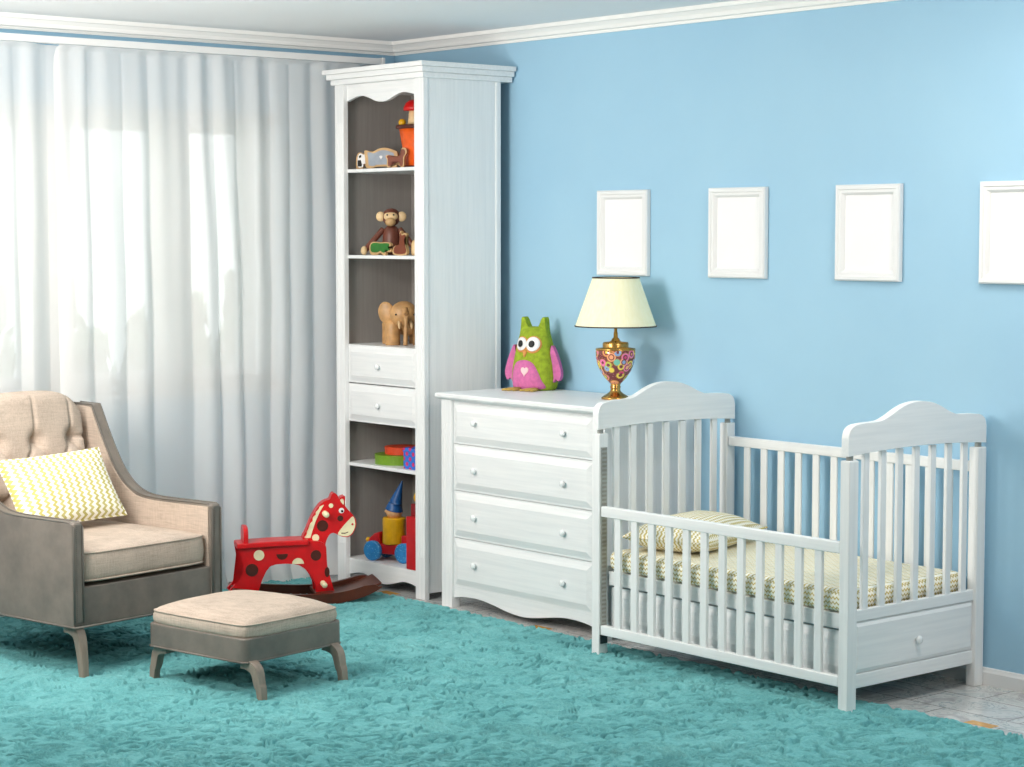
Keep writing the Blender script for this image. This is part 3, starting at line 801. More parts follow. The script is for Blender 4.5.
# ------------------------------------------------------------------ armchair
CH = math.radians(10.5)
ac = thing('armchair', 'grey leather and beige linen armchair with buttoned back and high wings', 'armchair', (1.511 - 0.02 * math.cos(CH), -2.668 - 0.02 * math.sin(CH), 0.008), CH)
LZ = -0.008
def loc_obj(name, bm, mat, parent=ac, **k):
    return obj(name, bm, M[mat], parent, **k)
wing = smooth_path([(0.0, 0.627), (-0.12, 0.6265), (-0.24, 0.626), (-0.36, 0.627), (-0.44, 0.634), (-0.50, 0.653), (-0.56, 0.690), (-0.62, 0.752), (-0.68, 0.845), (-0.73, 0.935), (-0.765, 1.004)], 4)
topl = [(x, z + LZ) for x, z in wing] + [(-0.82, 1.008 + LZ), (-0.905, 1.006 + LZ)]
def botz(x): return 0.213 + LZ
for s, (y0, y1) in enumerate(((-0.03, 0.020), (0.692, 0.745))):
    top = topl; bot = [(max(x, -0.87), botz(x)) for x, z in topl]
    arm = loc_obj('arm', strip_prism(B(), top, bot, 'y', y0, y1), 'grey_leather', bevel=0.008, seg=3)
    # rounded front face, studs, piping
    yc = (y0 + y1) / 2
    loc_obj('arm_front', strip_prism(B(), [(0.005, 0.618), (-0.012, 0.624)], [(0.005, 0.222), (-0.012, 0.215)], 'y', y0 + 0.004, y1 - 0.004), 'grey_leather', arm, bevel=0.009, seg=3)
    bm = B()
    for k in range(50): ball(bm, (0.0065, y0 + 0.015, 0.228 + k * 0.0078), 0.0026, u=6, v=4)
    loc_obj('nailhead_trim', bm, 'dark_piping', arm, smooth=True)
    for y in (y0 + 0.003, y1 - 0.003):
        tube_pts = [(0.004, y, 0.222)] + [(0.004, y, 0.60)] + [(x, y, z + LZ + 0.001) for x, z in wing[1:]] + [(-0.90, y, 1.0)]
        loc_obj('piping', tube(B(), tube_pts, 0.0042, 6), 'dark_piping', arm, smooth=True)
    # linen lining on the inner side
    yi = (y1, y1 + 0.006) if s == 0 else (y0 - 0.006, y0)
    loc_obj('arm_lining', strip_prism(B(), [(min(x, -0.012), z - 0.010) for x, z in topl], [(min(x, -0.012), 0.36) for x, z in topl], 'y', *yi), 'linen', arm)
# base
loc_obj('seat_frame', bx((-0.86, -0.028, 0.205), (-0.006, 0.742, 0.36)), 'grey_leather', bevel=0.006)
loc_obj('base_welt', tube(B(), [(0.012, -0.03, 0.207), (0.012, 0.745, 0.207), (-0.87, 0.745, 0.207), (-0.87, -0.03, 0.207), (0.012, -0.03, 0.207)], 0.005, 6), 'dark_piping', smooth=True)
loc_obj('outer_back', strip_prism(B(), [(-0.885, 1.0), (-0.935, 0.998)], [(-0.80, 0.21), (-0.895, 0.21)], 'y', -0.03, 0.745), 'grey_leather', bevel=0.012, seg=3)

def box_cushion(x0, x1, y0, y1, z0, z1, crown, r=0.03, nx=40, ny=40, seed=0.0):
    """upholstered cushion: rounded corners in plan, straight boxing, crowned top"""
    bm = B(); top = {}
    cxm, cym = (x0 + x1) / 2, (y0 + y1) / 2; hx, hy = (x1 - x0) / 2, (y1 - y0) / 2
    def plan(u, v):
        # squircle-ish corner rounding
        k = 0.06 * (abs(u) ** 6) * (abs(v) ** 6)
        return cxm + hx * u * (1 - k), cym + hy * v * (1 - k)
    def lvl(z, infl):
        pass
    def top_z(u, v):
        b = ((1 - abs(u) ** 3.2) * (1 - abs(v) ** 3.2)) ** 0.5
        w = 0.0035 * mnoise.noise(Vector((u * 2.2 + seed, v * 2.2, 0.3))) * b
        # pulled wrinkles near one corner
        q = math.exp(-((u - 0.55) ** 2 + (v - 0.5) ** 2) * 5)
        w += 0.0025 * q * math.sin(26 * (u * 0.8 - v)) * b
        return z1 + crown * b + w
    T = [[None] * (ny + 1) for _ in range(nx + 1)]
    for i in range(nx + 1):
        for j in range(ny + 1):
            u = -1 + 2 * i / nx; v = -1 + 2 * j / ny
            x, y = plan(u, v); T[i][j] = bm.verts.new((x, y, top_z(u, v)))
    for i in range(nx):
        for j in range(ny): bm.faces.new((T[i][j], T[i + 1][j], T[i + 1][j + 1], T[i][j + 1]))
    loop = [(i, 0) for i in range(nx)] + [(nx, j) for j in range(ny)] + [(i, ny) for i in range(nx, 0, -1)] + [(0, j) for j in range(ny, 0, -1)]
    prev = [T[i][j] for i, j in loop]
    L = len(loop)
    for t in (0.25, 0.5, 0.75, 1.0):
        cur = []
        for (i, j) in loop:
            u = -1 + 2 * i / nx; v = -1 + 2 * j / ny; x, y = plan(u, v)
            bul = 0.006 * math.sin(PI * t)
            x += bul * (u if abs(u) > 0.99 else 0); y += bul * (v if abs(v) > 0.99 else 0)
            cur.append(bm.verts.new((x, y, z1 + (z0 - z1) * t)))
        for k in range(L): bm.faces.new((prev[k], cur[k], cur[(k + 1) % L], prev[(k + 1) % L]))
        prev = cur
    bm.faces.new(prev)
    line = []
    for (i, j) in loop:
        u = -1 + 2 * i / nx; v = -1 + 2 * j / ny; x, y = plan(u, v); line.append((x + 0.002 * u, y + 0.002 * v, z1))
    return bm, line
bm, line = box_cushion(-0.72, -0.006, 0.028, 0.684, 0.376, 0.490, 0.026)
sc_ = loc_obj('seat_cushion', bm, 'linen', smooth=True)
loc_obj('piping', tube(B(), line + line[:1], 0.0036, 6), 'linen', sc_, smooth=True)
loc_obj('piping', tube(B(), [(x, y, 0.381) for x, y, z in line] + [(line[0][0], line[0][1], 0.381)], 0.0036, 6), 'linen', sc_, smooth=True)
# buttoned back
def tufted():
    bm = B(); ny, nz = 96, 84; y0, y1 = 0.076, 0.634
    btn = []
    for r, z in enumerate((0.865, 0.735, 0.605)):
        for k in range(-4, 5):
            yb = 0.366 + 0.196 * k + (0.098 if r % 2 else 0.0) + 0.0
            if y0 - 0.05 < yb < y1 + 0.05: btn.append((yb, z))
    segs = []
    for (y, z) in btn:
        if abs(z - 0.865) < 1e-6: segs.append(((y, z), (y, 1.12)))
        for (yb, zb) in btn:
            if abs(abs(yb - y) - 0.098) < 1e-3 and abs(z - zb - 0.13) < 1e-3: segs.append(((y, z), (yb, zb)))
    segs.append(((0.562, 0.865), (0.70, 0.868)))
    def dseg(p, a, b):
        ax, ay = a; bx_, by = b; dx, dy = bx_ - ax, by - ay; L2 = dx * dx + dy * dy
        t = max(0, min(1, ((p[0] - ax) * dx + (p[1] - ay) * dy) / L2)); return math.hypot(p[0] - ax - t * dx, p[1] - ay - t * dy)
    def surf(y, z, zt):
        v = (y - (y0 + y1) / 2) / ((y1 - y0) / 2)
        s = 0.030 * (1 - abs(v) ** 4)
        db = min(math.hypot(y - a, z - b) for a, b in btn); ds = min(dseg((y, z), *q) for q in segs)
        fade = max(0.0, min(1.0, (zt - z) / 0.16)) if z > 0.86 else 1.0
        s += 0.022 - 0.046 * math.exp(-(db / 0.034) ** 2) - (0.004 + 0.010 * fade) * math.exp(-(ds / 0.009) ** 2)
        return s
    rows = []
    for j in range(nz + 1):
        row = []
        for i in range(ny + 1):
            y = y0 + (y1 - y0) * i / ny; v = abs((y - (y0 + y1) / 2) / ((y1 - y0) / 2))
            zt = 1.072 - 0.055 * v ** 5 - 0.012 * v * v
            q = j / nz
            if q < 0.84:
                z = 0.46 + (zt - 0.03 - 0.46) * (q / 0.84)
                x = -0.700 - 0.105 * (z - 0.46) / 0.6 + surf(y, z, zt)
            else:                                   # roll over the top edge to the back
                a = (q - 0.84) / 0.16 * PI
                z = zt - 0.03 + 0.03 * math.sin(min(a, PI / 2)) if a < PI / 2 else zt - 0.06 * (a / (PI / 2) - 1) ** 2
                xa = -0.805 + surf(y, min(z, 1.04), zt) * max(0.0, math.cos(a / 2)) 
                x = xa - 0.105 * (1 - math.cos(a)) / 2
            row.append(bm.verts.new((x, y, z)))
        rows.append(row)
    for a, b in zip(rows, rows[1:]):
        for i in range(ny): bm.faces.new((a[i], a[i + 1], b[i + 1], b[i]))
    # close the sides and the back
    for i in (0, ny):
        col = [r[i] for r in rows]; bk_ = [bm.verts.new((-0.90 if k > 5 else -0.87, v.co.y, min(v.co.z, 0.99))) for k, v in enumerate(col)]
        for k in range(nz): bm.faces.new((col[k], col[k + 1], bk_[k + 1], bk_[k]))
    return bm, [b for b in btn if y0 + 0.02 < b[0] < y1 - 0.02], surf
bm, btns, surf = tufted()
tb = loc_obj('back_cushion', bm, 'linen', smooth=True)
for y, z in btns:
    x = -0.700 - 0.105 * (z - 0.46) / 0.6 + surf(y, z, 1.06)
    loc_obj('button', ball(B(), (x + 0.002, y, z), 0.009, (0.5, 1, 1), 12, 8), 'linen', tb, smooth=True)
def leg_bm(x, y, sx, sy, h=0.200, fwd=0.062, w=0.024):
    """cabriole-like leg: starts under the corner, bows outwards, drops straight and tapers"""
    bm = B()
    pts = smooth_path([(x - sx * 0.070, y, h), (x - sx * 0.036, y, h - 0.005), (x - sx * 0.004, y, h - 0.026), (x + sx * 0.010, y, h - 0.075), (x + sx * 0.018, y, h * 0.35), (x + sx * 0.024, y, 0.0)], 4)
    n = len(pts); rings = []
    for i, p in enumerate(pts):
        d = (Vector(pts[min(i + 1, n - 1)]) - Vector(pts[max(i - 1, 0)])).normalized()
        a = Vector((0, 1, 0)); b = d.cross(a).normalized(); t = i / (n - 1)
        ra = w * (1 - 0.35 * t); rb = w * (0.95 - 0.35 * t)
        rings.append([bm.verts.new(Vector(p) + a * (ra * sa) + b * (rb * sb)) for sa, sb in ((-1, -1), (1, -1), (1, 1), (-1, 1))])
    for A_, B_ in zip(rings, rings[1:]):
        for k in range(4): bm.faces.new((A_[k], A_[(k + 1) % 4], B_[(k + 1) % 4], B_[k]))
    bm.faces.new(rings[0]); bm.faces.new(rings[-1])
    return bm
for x, sx in ((-0.012, 1), (-0.84, -1)):
    for y in (0.008, 0.705): loc_obj('leg', leg_bm(x, y, sx, 1), 'grey_wood', bevel=0.005)
# loose cushion
pl = thing('throw_cushion', 'rectangular yellow and white chevron cushion leaning in the grey armchair', 'cushion', (0, 0, 0))
bm = cushion(0.325, 0.535, 0.13, wrinkle=0.006, seed=9, pinch=0.04)
Mx = Matrix.Translation(ac.location) @ Matrix.Rotation(CH, 4, 'Z')
pl.matrix_basis = Mx @ Matrix.Translation((-0.495, 0.314, 0.684)) @ Matrix.Rotation(math.radians(1.5), 4, 'X') @ Matrix.Rotation(math.radians(58), 4, 'Y')
obj('cushion_cover', bm, M['chev_cushion'], pl, smooth=True)
bm = B(); edge = []
for k in range(80):
    t = k / 80 * 4; s = t % 1; uu, vv = [(-1 + 2 * s, -1), (1, -1 + 2 * s), (1 - 2 * s, 1), (-1, 1 - 2 * s)][int(t)]
    edge.append((uu * 0.1625 * (1 - 0.04 * (1 - vv * vv) * uu * uu), vv * 0.2675 * (1 - 0.04 * (1 - uu * uu) * vv * vv), 0))
obj('piping', tube(bm, edge + edge[:1], 0.0035, 6), M['chev_cushion'], pl, smooth=True)

# ------------------------------------------------------------------ ottoman
ot = thing('ottoman', 'low square footstool with beige cushion and grey frame before the armchair', 'ottoman', (2.284, -2.337, 0.008), CH)
fr = B()
def rrect(x0, x1, y0, y1, r, n=6):
    out = []
    for cx, cy, a0 in ((x1 - r, y0 + r, -PI / 2), (x1 - r, y1 - r, 0), (x0 + r, y1 - r, PI / 2), (x0 + r, y0 + r, PI)):
        for k in range(n + 1): a = a0 + PI / 2 * k / n; out.append((cx + r * math.cos(a), cy + r * math.sin(a)))
    return out
OX0, OX1, OY0, OY1 = -0.598, -0.045, -0.050, 0.470
obj('frame', prism(B(), rrect(OX0, OX1, OY0, OY1, 0.03), 'z', 0.142, 0.236), M['grey_leather'], ot, bevel=0.006, seg=3)
obj('frame_edge', tube(B(), [(x, y, 0.146) for x, y in rrect(OX0 - 0.001, OX1 + 0.001, OY0 - 0.001, OY1 + 0.001, 0.03)] + [(OX1 - 0.029, OY0 - 0.001, 0.146)], 0.004, 6), M['grey_leather'], ot, smooth=True)
bm, line = box_cushion(OX0 + 0.006, OX1 - 0.006, OY0 + 0.006, OY1 - 0.006, 0.232, 0.284, 0.044, seed=4.0)
cu = obj('cushion', bm, M['linen'], ot, smooth=True)
obj('piping', tube(B(), line + line[:1], 0.0036, 6), M['linen'], cu, smooth=True)
for x, sx in ((-0.020, 1), (-0.580, -1)):
    for y in (-0.012, 0.420): obj('leg', leg_bm(x, y, sx, 1, h=0.141, w=0.0215), M['grey_wood'], ot, bevel=0.005)

# ------------------------------------------------------------------ rocking horse
HH = math.radians(63.5); hn = (math.sin(HH), -math.cos(HH))
hp = (0.8328 - hn[0] * 0.15, -0.9603 - hn[1] * 0.15)
rh = thing('rocking_horse', 'red spotted wooden rocking horse on dark brown rockers', 'rocking horse', (hp[0], hp[1], 0.012), HH)
def arc(s): return (s + 0.09) ** 2 / (1.36 if s > -0.09 else 4.6)
def runner(y0, y1):
    top, bot = [], []
    for k in range(33):
        s = -0.50 + 0.705 * k / 32; zz = arc(s)
        e = min(1, min(k, 32 - k) / 4.0) ** 0.5
        top.append((s - 0.02 * (k > 29) * (k - 29) / 3, zz + 0.014 + 0.038 * e)); bot.append((s, zz + 0.012 * (1 - e)))
    return strip_prism(B(), top, bot, 'y', y0, y1)
obj('runner', runner(-0.15, -0.125), M['brown_wood'], rh, bevel=0.004)
obj('runner', runner(0.125, 0.15), M['brown_wood'], rh, bevel=0.004)
for s in (-0.45, -0.06):
    z = arc(s) + 0.026; a = math.atan(2 * (s + 0.09) / (1.36 if s > -0.09 else 4.6))
    bm = bx((-0.045, -0.126, -0.009), (0.045, 0.126, 0.009)); bm.transform(Matrix.Translation((s, 0, z + 0.014)) @ Matrix.Rotation(-a, 4, 'Y'))
    obj('cross_board', bm, M['brown_wood'], rh, bevel=0.003)
bm = B()
def curved_board(s0, s1, y0, y1, dz, th):
    top, bot = [], []
    for k in range(17):
        s = s0 + (s1 - s0) * k / 16; zz = arc(s) + dz
        top.append((s, zz + th)); bot.append((s, zz))
    return strip_prism(B(), top, bot, 'y', y0, y1)
obj('foot_board', curved_board(-0.01, 0.203, -0.126, 0.126, 0.020, 0.012), M['brown_wood'], rh, bevel=0.003)
SH = (0.022, -0.033)
def shp(pts, n=4): return [(x + SH[0], z + SH[1]) for x, z in smooth_path(pts, n, closed=True)]
body = [(-0.485, 0.322), (-0.485, 0.29), (-0.468, 0.245), (-0.464, 0.195), (-0.485, 0.15), (-0.522, 0.112), (-0.528, 0.094), (-0.47, 0.078), (-0.405, 0.068), (-0.392, 0.10), (-0.375, 0.15), (-0.352, 0.195), (-0.325, 0.216), (-0.27, 0.221), (-0.215, 0.215), (-0.185, 0.202), (-0.160, 0.178), (-0.138, 0.145), (-0.124, 0.108), (-0.118, 0.062), (-0.08, 0.052), (-0.032, 0.060), (-0.040, 0.10), (-0.052, 0.145), (-0.065, 0.195), (-0.073, 0.25), (-0.074, 0.30), (-0.11, 0.322), (-0.20, 0.322), (-0.34, 0.322)]
def side_panel(y0, y1):
    bm = prism(B(), shp(body), 'y', y0, y1); bmesh.ops.triangulate(bm, faces=[f for f in bm.faces if len(f.verts) > 4]); return bm
body_panel = obj('body_panel', side_panel(-0.056, -0.032), M['red'], rh, bevel=0.004)
obj('body_panel', side_panel(0.032, 0.056), M['red'], rh, bevel=0.004)
head = [(-0.118, 0.205), (-0.075, 0.20), (-0.070, 0.25), (-0.073, 0.29), (-0.066, 0.322), (-0.052, 0.348), (-0.036, 0.356), (-0.020, 0.351), (-0.006, 0.343), (0.012, 0.336), (0.036, 0.334), (0.056, 0.345), (0.070, 0.368), (0.077, 0.394), (0.074, 0.418), (0.062, 0.438), (0.046, 0.455), (0.030, 0.475), (0.020, 0.492), (0.024, 0.512), (0.023, 0.530), (0.008, 0.527), (-0.006, 0.519), (-0.012, 0.535), (-0.028, 0.547), (-0.040, 0.538), (-0.049, 0.518), (-0.066, 0.512), (-0.084, 0.503), (-0.10, 0.488), (-0.118, 0.464), (-0.134, 0.436), (-0.147, 0.408), (-0.162, 0.372), (-0.178, 0.338), (-0.17, 0.30), (-0.15, 0.25)]
def headbm(y0, y1):
    bm = prism(B(), shp(head), 'y', y0, y1); bmesh.ops.triangulate(bm, faces=[f for f in bm.faces if len(f.verts) > 4]); return bm
hd = obj('head', headbm(-0.031, 0.031), M['red'], rh, bevel=0.004)
def decal(poly, y, mat, parent, name, th=0.002, sgn=-1):
    bm = prism(B(), poly, 'y', y, y + sgn * th); bmesh.ops.triangulate(bm, faces=[f for f in bm.faces if len(f.verts) > 4])
    return obj(name, bm, M[mat], parent)
def disc(s, z, r, k=20, sx=1.0, a0=0, a1=2 * PI):
    return [(s + SH[0] + sx * r * math.cos(a0 + (a1 - a0) * i / k), z + SH[1] + r * math.sin(a0 + (a1 - a0) * i / k)) for i in range(k if a1 - a0 > 6.2 else k + 1)]
for yy, sg in ((-0.056, -1), (0.056, 1)):
    bp_ = body_panel
    decal(disc(-0.39, 0.266, 0.025), yy, 'cream', bp_, 'spot', sgn=sg); decal(disc(-0.424, 0.197, 0.030), yy, 'spot_brown', bp_, 'spot', sgn=sg)
    decal(disc(-0.281, 0.268, 0.027, a0=PI, a1=2 * PI), yy, 'spot_brown', bp_, 'spot', sgn=sg)
    decal(disc(-0.206, 0.218, 0.028, a0=0, a1=PI), yy, 'cream', bp_, 'spot', sgn=sg)
    decal(disc(-0.121, 0.256, 0.025), yy, 'spot_brown', bp_, 'spot', sgn=sg); decal(disc(-0.068, 0.174, 0.024, sx=0.5), yy, 'spot_brown', bp_, 'spot', sgn=sg)
for yy, sg in ((-0.031, -1), (0.031, 1)):
    decal(disc(-0.118, 0.336, 0.017), yy, 'cream', hd, 'spot', sgn=sg); decal(disc(-0.085, 0.392, 0.027), yy, 'spot_brown', hd, 'spot', sgn=sg)
    decal(disc(-0.044, 0.487, 0.011), yy, 'cream', hd, 'spot', sgn=sg); decal(disc(0.0, 0.425, 0.014), yy, 'spot_brown', hd, 'spot', sgn=sg)
    e_ = decal(disc(0.006, 0.462, 0.013), yy, 'white_paint', hd, 'eye', sgn=sg); decal(disc(0.009, 0.459, 0.006), yy + sg * 0.002, 'black', e_, 'pupil', sgn=sg)
    muz = [(x + SH[0], z + SH[1]) for x, z in smooth_path([(-0.012, 0.350), (0.012, 0.340), (0.035, 0.339), (0.053, 0.349), (0.066, 0.370), (0.072, 0.394), (0.069, 0.417), (0.060, 0.432), (0.040, 0.415), (0.012, 0.385)], 4, True)]
    mz = decal(muz, yy, 'cream', hd, 'muzzle', sgn=sg)
    decal(disc(0.058, 0.395, 0.005), yy + sg * 0.002, 'cap_red', mz, 'nostril', sgn=sg)
    decal([(x + SH[0], z + SH[1]) for x, z in ((0.004, 0.352), (0.022, 0.351), (0.038, 0.357), (0.037, 0.360), (0.022, 0.355), (0.005, 0.356))], yy + sg * 0.002, 'spot_brown', mz, 'mouth', sgn=sg)
    outer = smooth_path([(-0.086, 0.494), (-0.104, 0.478), (-0.121, 0.452), (-0.136, 0.424), (-0.150, 0.392), (-0.164, 0.358), (-0.174, 0.336)], 4)
    inner = smooth_path([(-0.078, 0.490), (-0.092, 0.468), (-0.106, 0.442), (-0.117, 0.416), (-0.127, 0.388), (-0.137, 0.358), (-0.143, 0.336)], 4)
    oo = [(x + 0.004 * math.sin(k * 1.6) + SH[0] + 0.004, z + SH[1]) for k, (x, z) in enumerate(outer)]
    decal(oo + [(x + SH[0], z + SH[1]) for x, z in inner[::-1]], yy, 'cream', hd, 'mane', sgn=sg)
    decal([(x + SH[0], z + SH[1]) for x, z in smooth_path([(0.0, 0.512), (0.012, 0.518), (0.018, 0.505), (0.016, 0.490), (0.008, 0.498)], 3, True)], yy, 'cream', hd, 'ear_mark', sgn=sg)
obj('handle_peg', lathe(B(), [(0.011, -0.085), (0.014, -0.08), (0.014, 0.08), (0.011, 0.085)], (-0.073 + SH[0], 0, 0.450 + SH[1]), 16, 'y'), M['cream'], rh, smooth=True)
obj('foot_peg', lathe(B(), [(0.010, -0.125), (0.013, -0.12), (0.013, 0.12), (0.010, 0.125)], (-0.089 + SH[0], 0, 0.122 + SH[1]), 16, 'y'), M['cream'], rh, smooth=True)
obj('seat', strip_prism(B(), [(-0.472, 0.292), (-0.30, 0.298), (-0.135, 0.300)], [(-0.472, 0.266), (-0.30, 0.272), (-0.135, 0.274)], 'y', -0.075, 0.075), M['red'], rh, bevel=0.006, seg=3)
bkp = [(0.07 * u, 0.298 + zz) for u, zz in ((-1, -0.01), (-1, 0.03), (-0.9, 0.055), (-0.6, 0.069), (0, 0.073), (0.6, 0.069), (0.9, 0.055), (1, 0.03), (1, -0.01))]
bm = prism(B(), bkp, 'x', -0.440, -0.418); obj('seat_back', bm, M['red'], rh, bevel=0.004)

# ------------------------------------------------------------------ owl
OW = (1.262, -0.118, 1.010); OR = math.radians(20)
owl = thing('owl_plush', 'green felt owl plush with pink wings and belly on the chest of drawers', 'plush toy', OW, OR)
def owl_r(z):      # half width, half depth at height z
    P = [(0.0, 0.095, 0.068), (0.01, 0.108, 0.078), (0.06, 0.116, 0.082), (0.12, 0.110, 0.076), (0.18, 0.098, 0.068), (0.24, 0.084, 0.056), (0.28, 0.074, 0.046), (0.297, 0.066, 0.032), (0.302, 0.056, 0.016)]
    for (a, w0, d0), (b, w1, d1) in zip(P, P[1:]):
        if z <= b: t = (z - a) / (b - a); return w0 + (w1 - w0) * t, d0 + (d1 - d0) * t
    return P[-1][1:]
def owl_pt(a, z, off=0.0):
    w, d = owl_r(z); s = math.sin(a); c = math.cos(a)
    return ((w + off) * math.copysign(abs(s) ** 0.85, s), -(d + off) * math.copysign(abs(c) ** 0.85, c), z)
zs = [0, 0.004, 0.01, 0.03, 0.06, 0.09, 0.12, 0.15, 0.18, 0.21, 0.24, 0.26, 0.28, 0.29, 0.297, 0.302]
bm = B(); rings = [[bm.verts.new(owl_pt(2 * PI * k / 40, z)) for k in range(40)] for z in zs]
for a, b in zip(rings, rings[1:]):
    for k in range(40): bm.faces.new((a[k], a[(k + 1) % 40], b[(k + 1) % 40], b[k]))
bm.faces.new(rings[0]); bm.faces.new(rings[-1])
ob = obj('body', bm, M['felt_green'], owl, smooth=True)
for s in (-1, 1):
    bm = B()
    pts = smooth_path([(s * 0.070, 0.255), (s * 0.066, 0.30), (s * 0.064, 0.335), (s * 0.056, 0.348), (s * 0.045, 0.338), (s * 0.034, 0.312), (s * 0.022, 0.290), (s * 0.03, 0.26)], 4, True)
    prism(bm, pts, 'y', -0.022, 0.022); bmesh.ops.triangulate(bm, faces=[f for f in bm.faces if len(f.verts) > 4])
    obj('ear', bm, M['felt_green'], owl, bevel=0.012, seg=3)
def patch(par, mat, name, poly, off, th=0.003):
    """felt patch laid on the front of the body: polygon in (x, z), filled by rings towards its middle"""
    cx = sum(p[0] for p in poly) / len(poly); cz = sum(p[1] for p in poly) / len(poly); bm = B(); prev = None; n = len(poly)
    def on(x, z, o):
        w, d = owl_r(max(0.0, z)); q = min(0.999, abs(x) / w) ** (1 / 0.85); return (x, -(d + o) * (max(0.0, 1 - q * q) ** 0.5) ** 0.85, z)
    for t, o in ((1.0, -0.003), (1.0, off), (0.75, off), (0.5, off), (0.25, off)):
        cur = [bm.verts.new(on(cx + (x - cx) * t, cz + (z - cz) * t, o)) for x, z in poly]
        if prev:
            for k in range(n): bm.faces.new((prev[k], prev[(k + 1) % n], cur[(k + 1) % n], cur[k]))
        prev = cur
    c = bm.verts.new(on(cx, cz, off))
    for k in range(n): bm.faces.new((prev[k], prev[(k + 1) % n], c))
    return obj(name, bm, M[mat], par, smooth=True)
ell = lambda cx, cz, rx, rz, n=26: [(cx + rx * math.cos(2 * PI * k / n), cz + rz * math.sin(2 * PI * k / n)) for k in range(n)]
belly = smooth_path([(-0.086, 0.012), (-0.094, 0.05), (-0.088, 0.095), (-0.066, 0.132), (-0.02, 0.145), (0.025, 0.132), (0.052, 0.095), (0.072, 0.05), (0.084, 0.012), (0.0, 0.008)], 4, True)
be = patch(ob, 'felt_pink', 'belly', belly, 0.004)
heart = []
for k in range(30):
    t = 2 * PI * k / 30; heart.append((-0.012 + 0.0013 * 16 * math.sin(t) ** 3, 0.093 + 0.0015 * (13 * math.cos(t) - 5 * math.cos(2 * t) - 2 * math.cos(3 * t) - math.cos(4 * t))))
patch(be, 'felt_heart', 'heart', heart, 0.008)
for x, r in ((-0.042, 0.031), (0.022, 0.034)):
    patch(ob, 'felt_orange', 'eye_ring', ell(x, 0.218, r + 0.007, r + 0.007), 0.004)
    ey = patch(ob, 'white_paint', 'eye', ell(x, 0.221, r, r), 0.009); patch(ey, 'black', 'pupil', ell(x - 0.003, 0.222, 0.0135, 0.016), 0.0165)
patch(ob, 'felt_orange', 'beak', [(-0.028, 0.186), (-0.012, 0.190), (-0.006, 0.182), (-0.016, 0.160), (-0.020, 0.160)], 0.010)
for s in (-1, 1):
    bm = B(); pts = smooth_path([(0.0, 0.205), (0.022, 0.17), (0.040, 0.12), (0.046, 0.085), (0.036, 0.058), (0.020, 0.066), (0.010, 0.052), (-0.012, 0.062), (-0.008, 0.12)], 4, True)
    prism(bm, pts, 'y', -0.011, 0.011); bmesh.ops.triangulate(bm, faces=[f for f in bm.faces if len(f.verts) > 4])
    bm.transform(Matrix.Translation((s * 0.100, -0.012, -0.020)) @ Matrix.Scale(1.14, 4) @ Matrix.Rotation(math.radians(0 if s > 0 else 180), 4, 'Z'))
    obj('wing', bm, M['felt_pink'], owl, bevel=0.007, seg=3)
    bm = B()
    for k in (-1, 0, 1): tube(bm, [(s * 0.045, -0.06, 0.008), (s * 0.048 + 0.020 * k - 0.006, -0.115, 0.008), (s * 0.048 + 0.030 * k - 0.012, -0.160, 0.007)], [0.009, 0.0075, 0.0045], 8)
    obj('foot', bm, M['felt_tan'], owl, smooth=True)

# ------------------------------------------------------------------ table lamp
LX, LY, LZ0 = 1.923, -0.212, 1.010
lamp = thing('table_lamp', 'table lamp with cream cone shade and mosaic urn base', 'lamp', (LX, LY, LZ0))
def lp(name, prof, mat, parent=lamp, seg=48): return obj(name, lathe(B(), prof, (0, 0, 0), seg), M[mat], parent, smooth=True)
foot_ = lp('foot', [(0.063, 0.0), (0.064, 0.006), (0.058, 0.012), (0.050, 0.018), (0.036, 0.026), (0.024, 0.036), (0.0215, 0.046), (0.0245, 0.056), (0.021, 0.062), (0.024, 0.070)], 'brass')
lp('urn', [(0.022, 0.068), (0.032, 0.078), (0.050, 0.098), (0.070, 0.128), (0.083, 0.160), (0.0885, 0.190), (0.0895, 0.216), (0.088, 0.222)], 'mosaic')
lp('collar', [(0.088, 0.221), (0.0905, 0.225), (0.088, 0.230), (0.060, 0.233), (0.058, 0.238), (0.059, 0.250), (0.055, 0.257), (0.028, 0.259), (0.020, 0.264), (0.017, 0.272), (0.010, 0.278), (0.009, 0.30), (0.007, 0.305), (0.007, 0.40)], 'brass')
bm = B(); seg = 56; z0, z1, r0, r1 = 0.329, 0.546, 0.182, 0.1045; t_ = 0.003
rr = [[(r0, z0), (r1, z1), (r1 - t_, z1), (r0 - t_, z0)]][0]
rings = [[bm.verts.new((r * math.cos(2 * PI * k / seg), r * math.sin(2 * PI * k / seg), z)) for k in range(seg)] for r, z in rr]
for a, b in zip(rings, rings[1:] + rings[:1]):
    for k in range(seg): bm.faces.new((a[k], a[(k + 1) % seg], b[(k + 1) % seg], b[k]))
shd = obj('lamp_shade', bm, M['shade'], lamp, smooth=True)
sm = shd.modifiers.new('edges', 'EDGE_SPLIT'); sm.split_angle = math.radians(40)
for r, z in ((r0 + 0.0005, z0), (r1 + 0.0005, z1)):
    obj('shade_trim', tube(B(), [(r * math.cos(2 * PI * k / seg), r * math.sin(2 * PI * k / seg), z) for k in range(seg + 1)], 0.0032, 6), M['shade_trim'], shd, smooth=True)
bm = B()
for k in range(3):
    a = 2 * PI * k / 3; tube(bm, [(0.005 * math.cos(a), 0.005 * math.sin(a), 0.40), ((r1 - 0.02) * math.cos(a), (r1 - 0.02) * math.sin(a), z1 - 0.06 + 0.055), ((r1 - 0.003) * math.cos(a), (r1 - 0.003) * math.sin(a), z1 - 0.004)], 0.002, 6)
obj('shade_spider', bm, M['brass'], lamp, smooth=True)
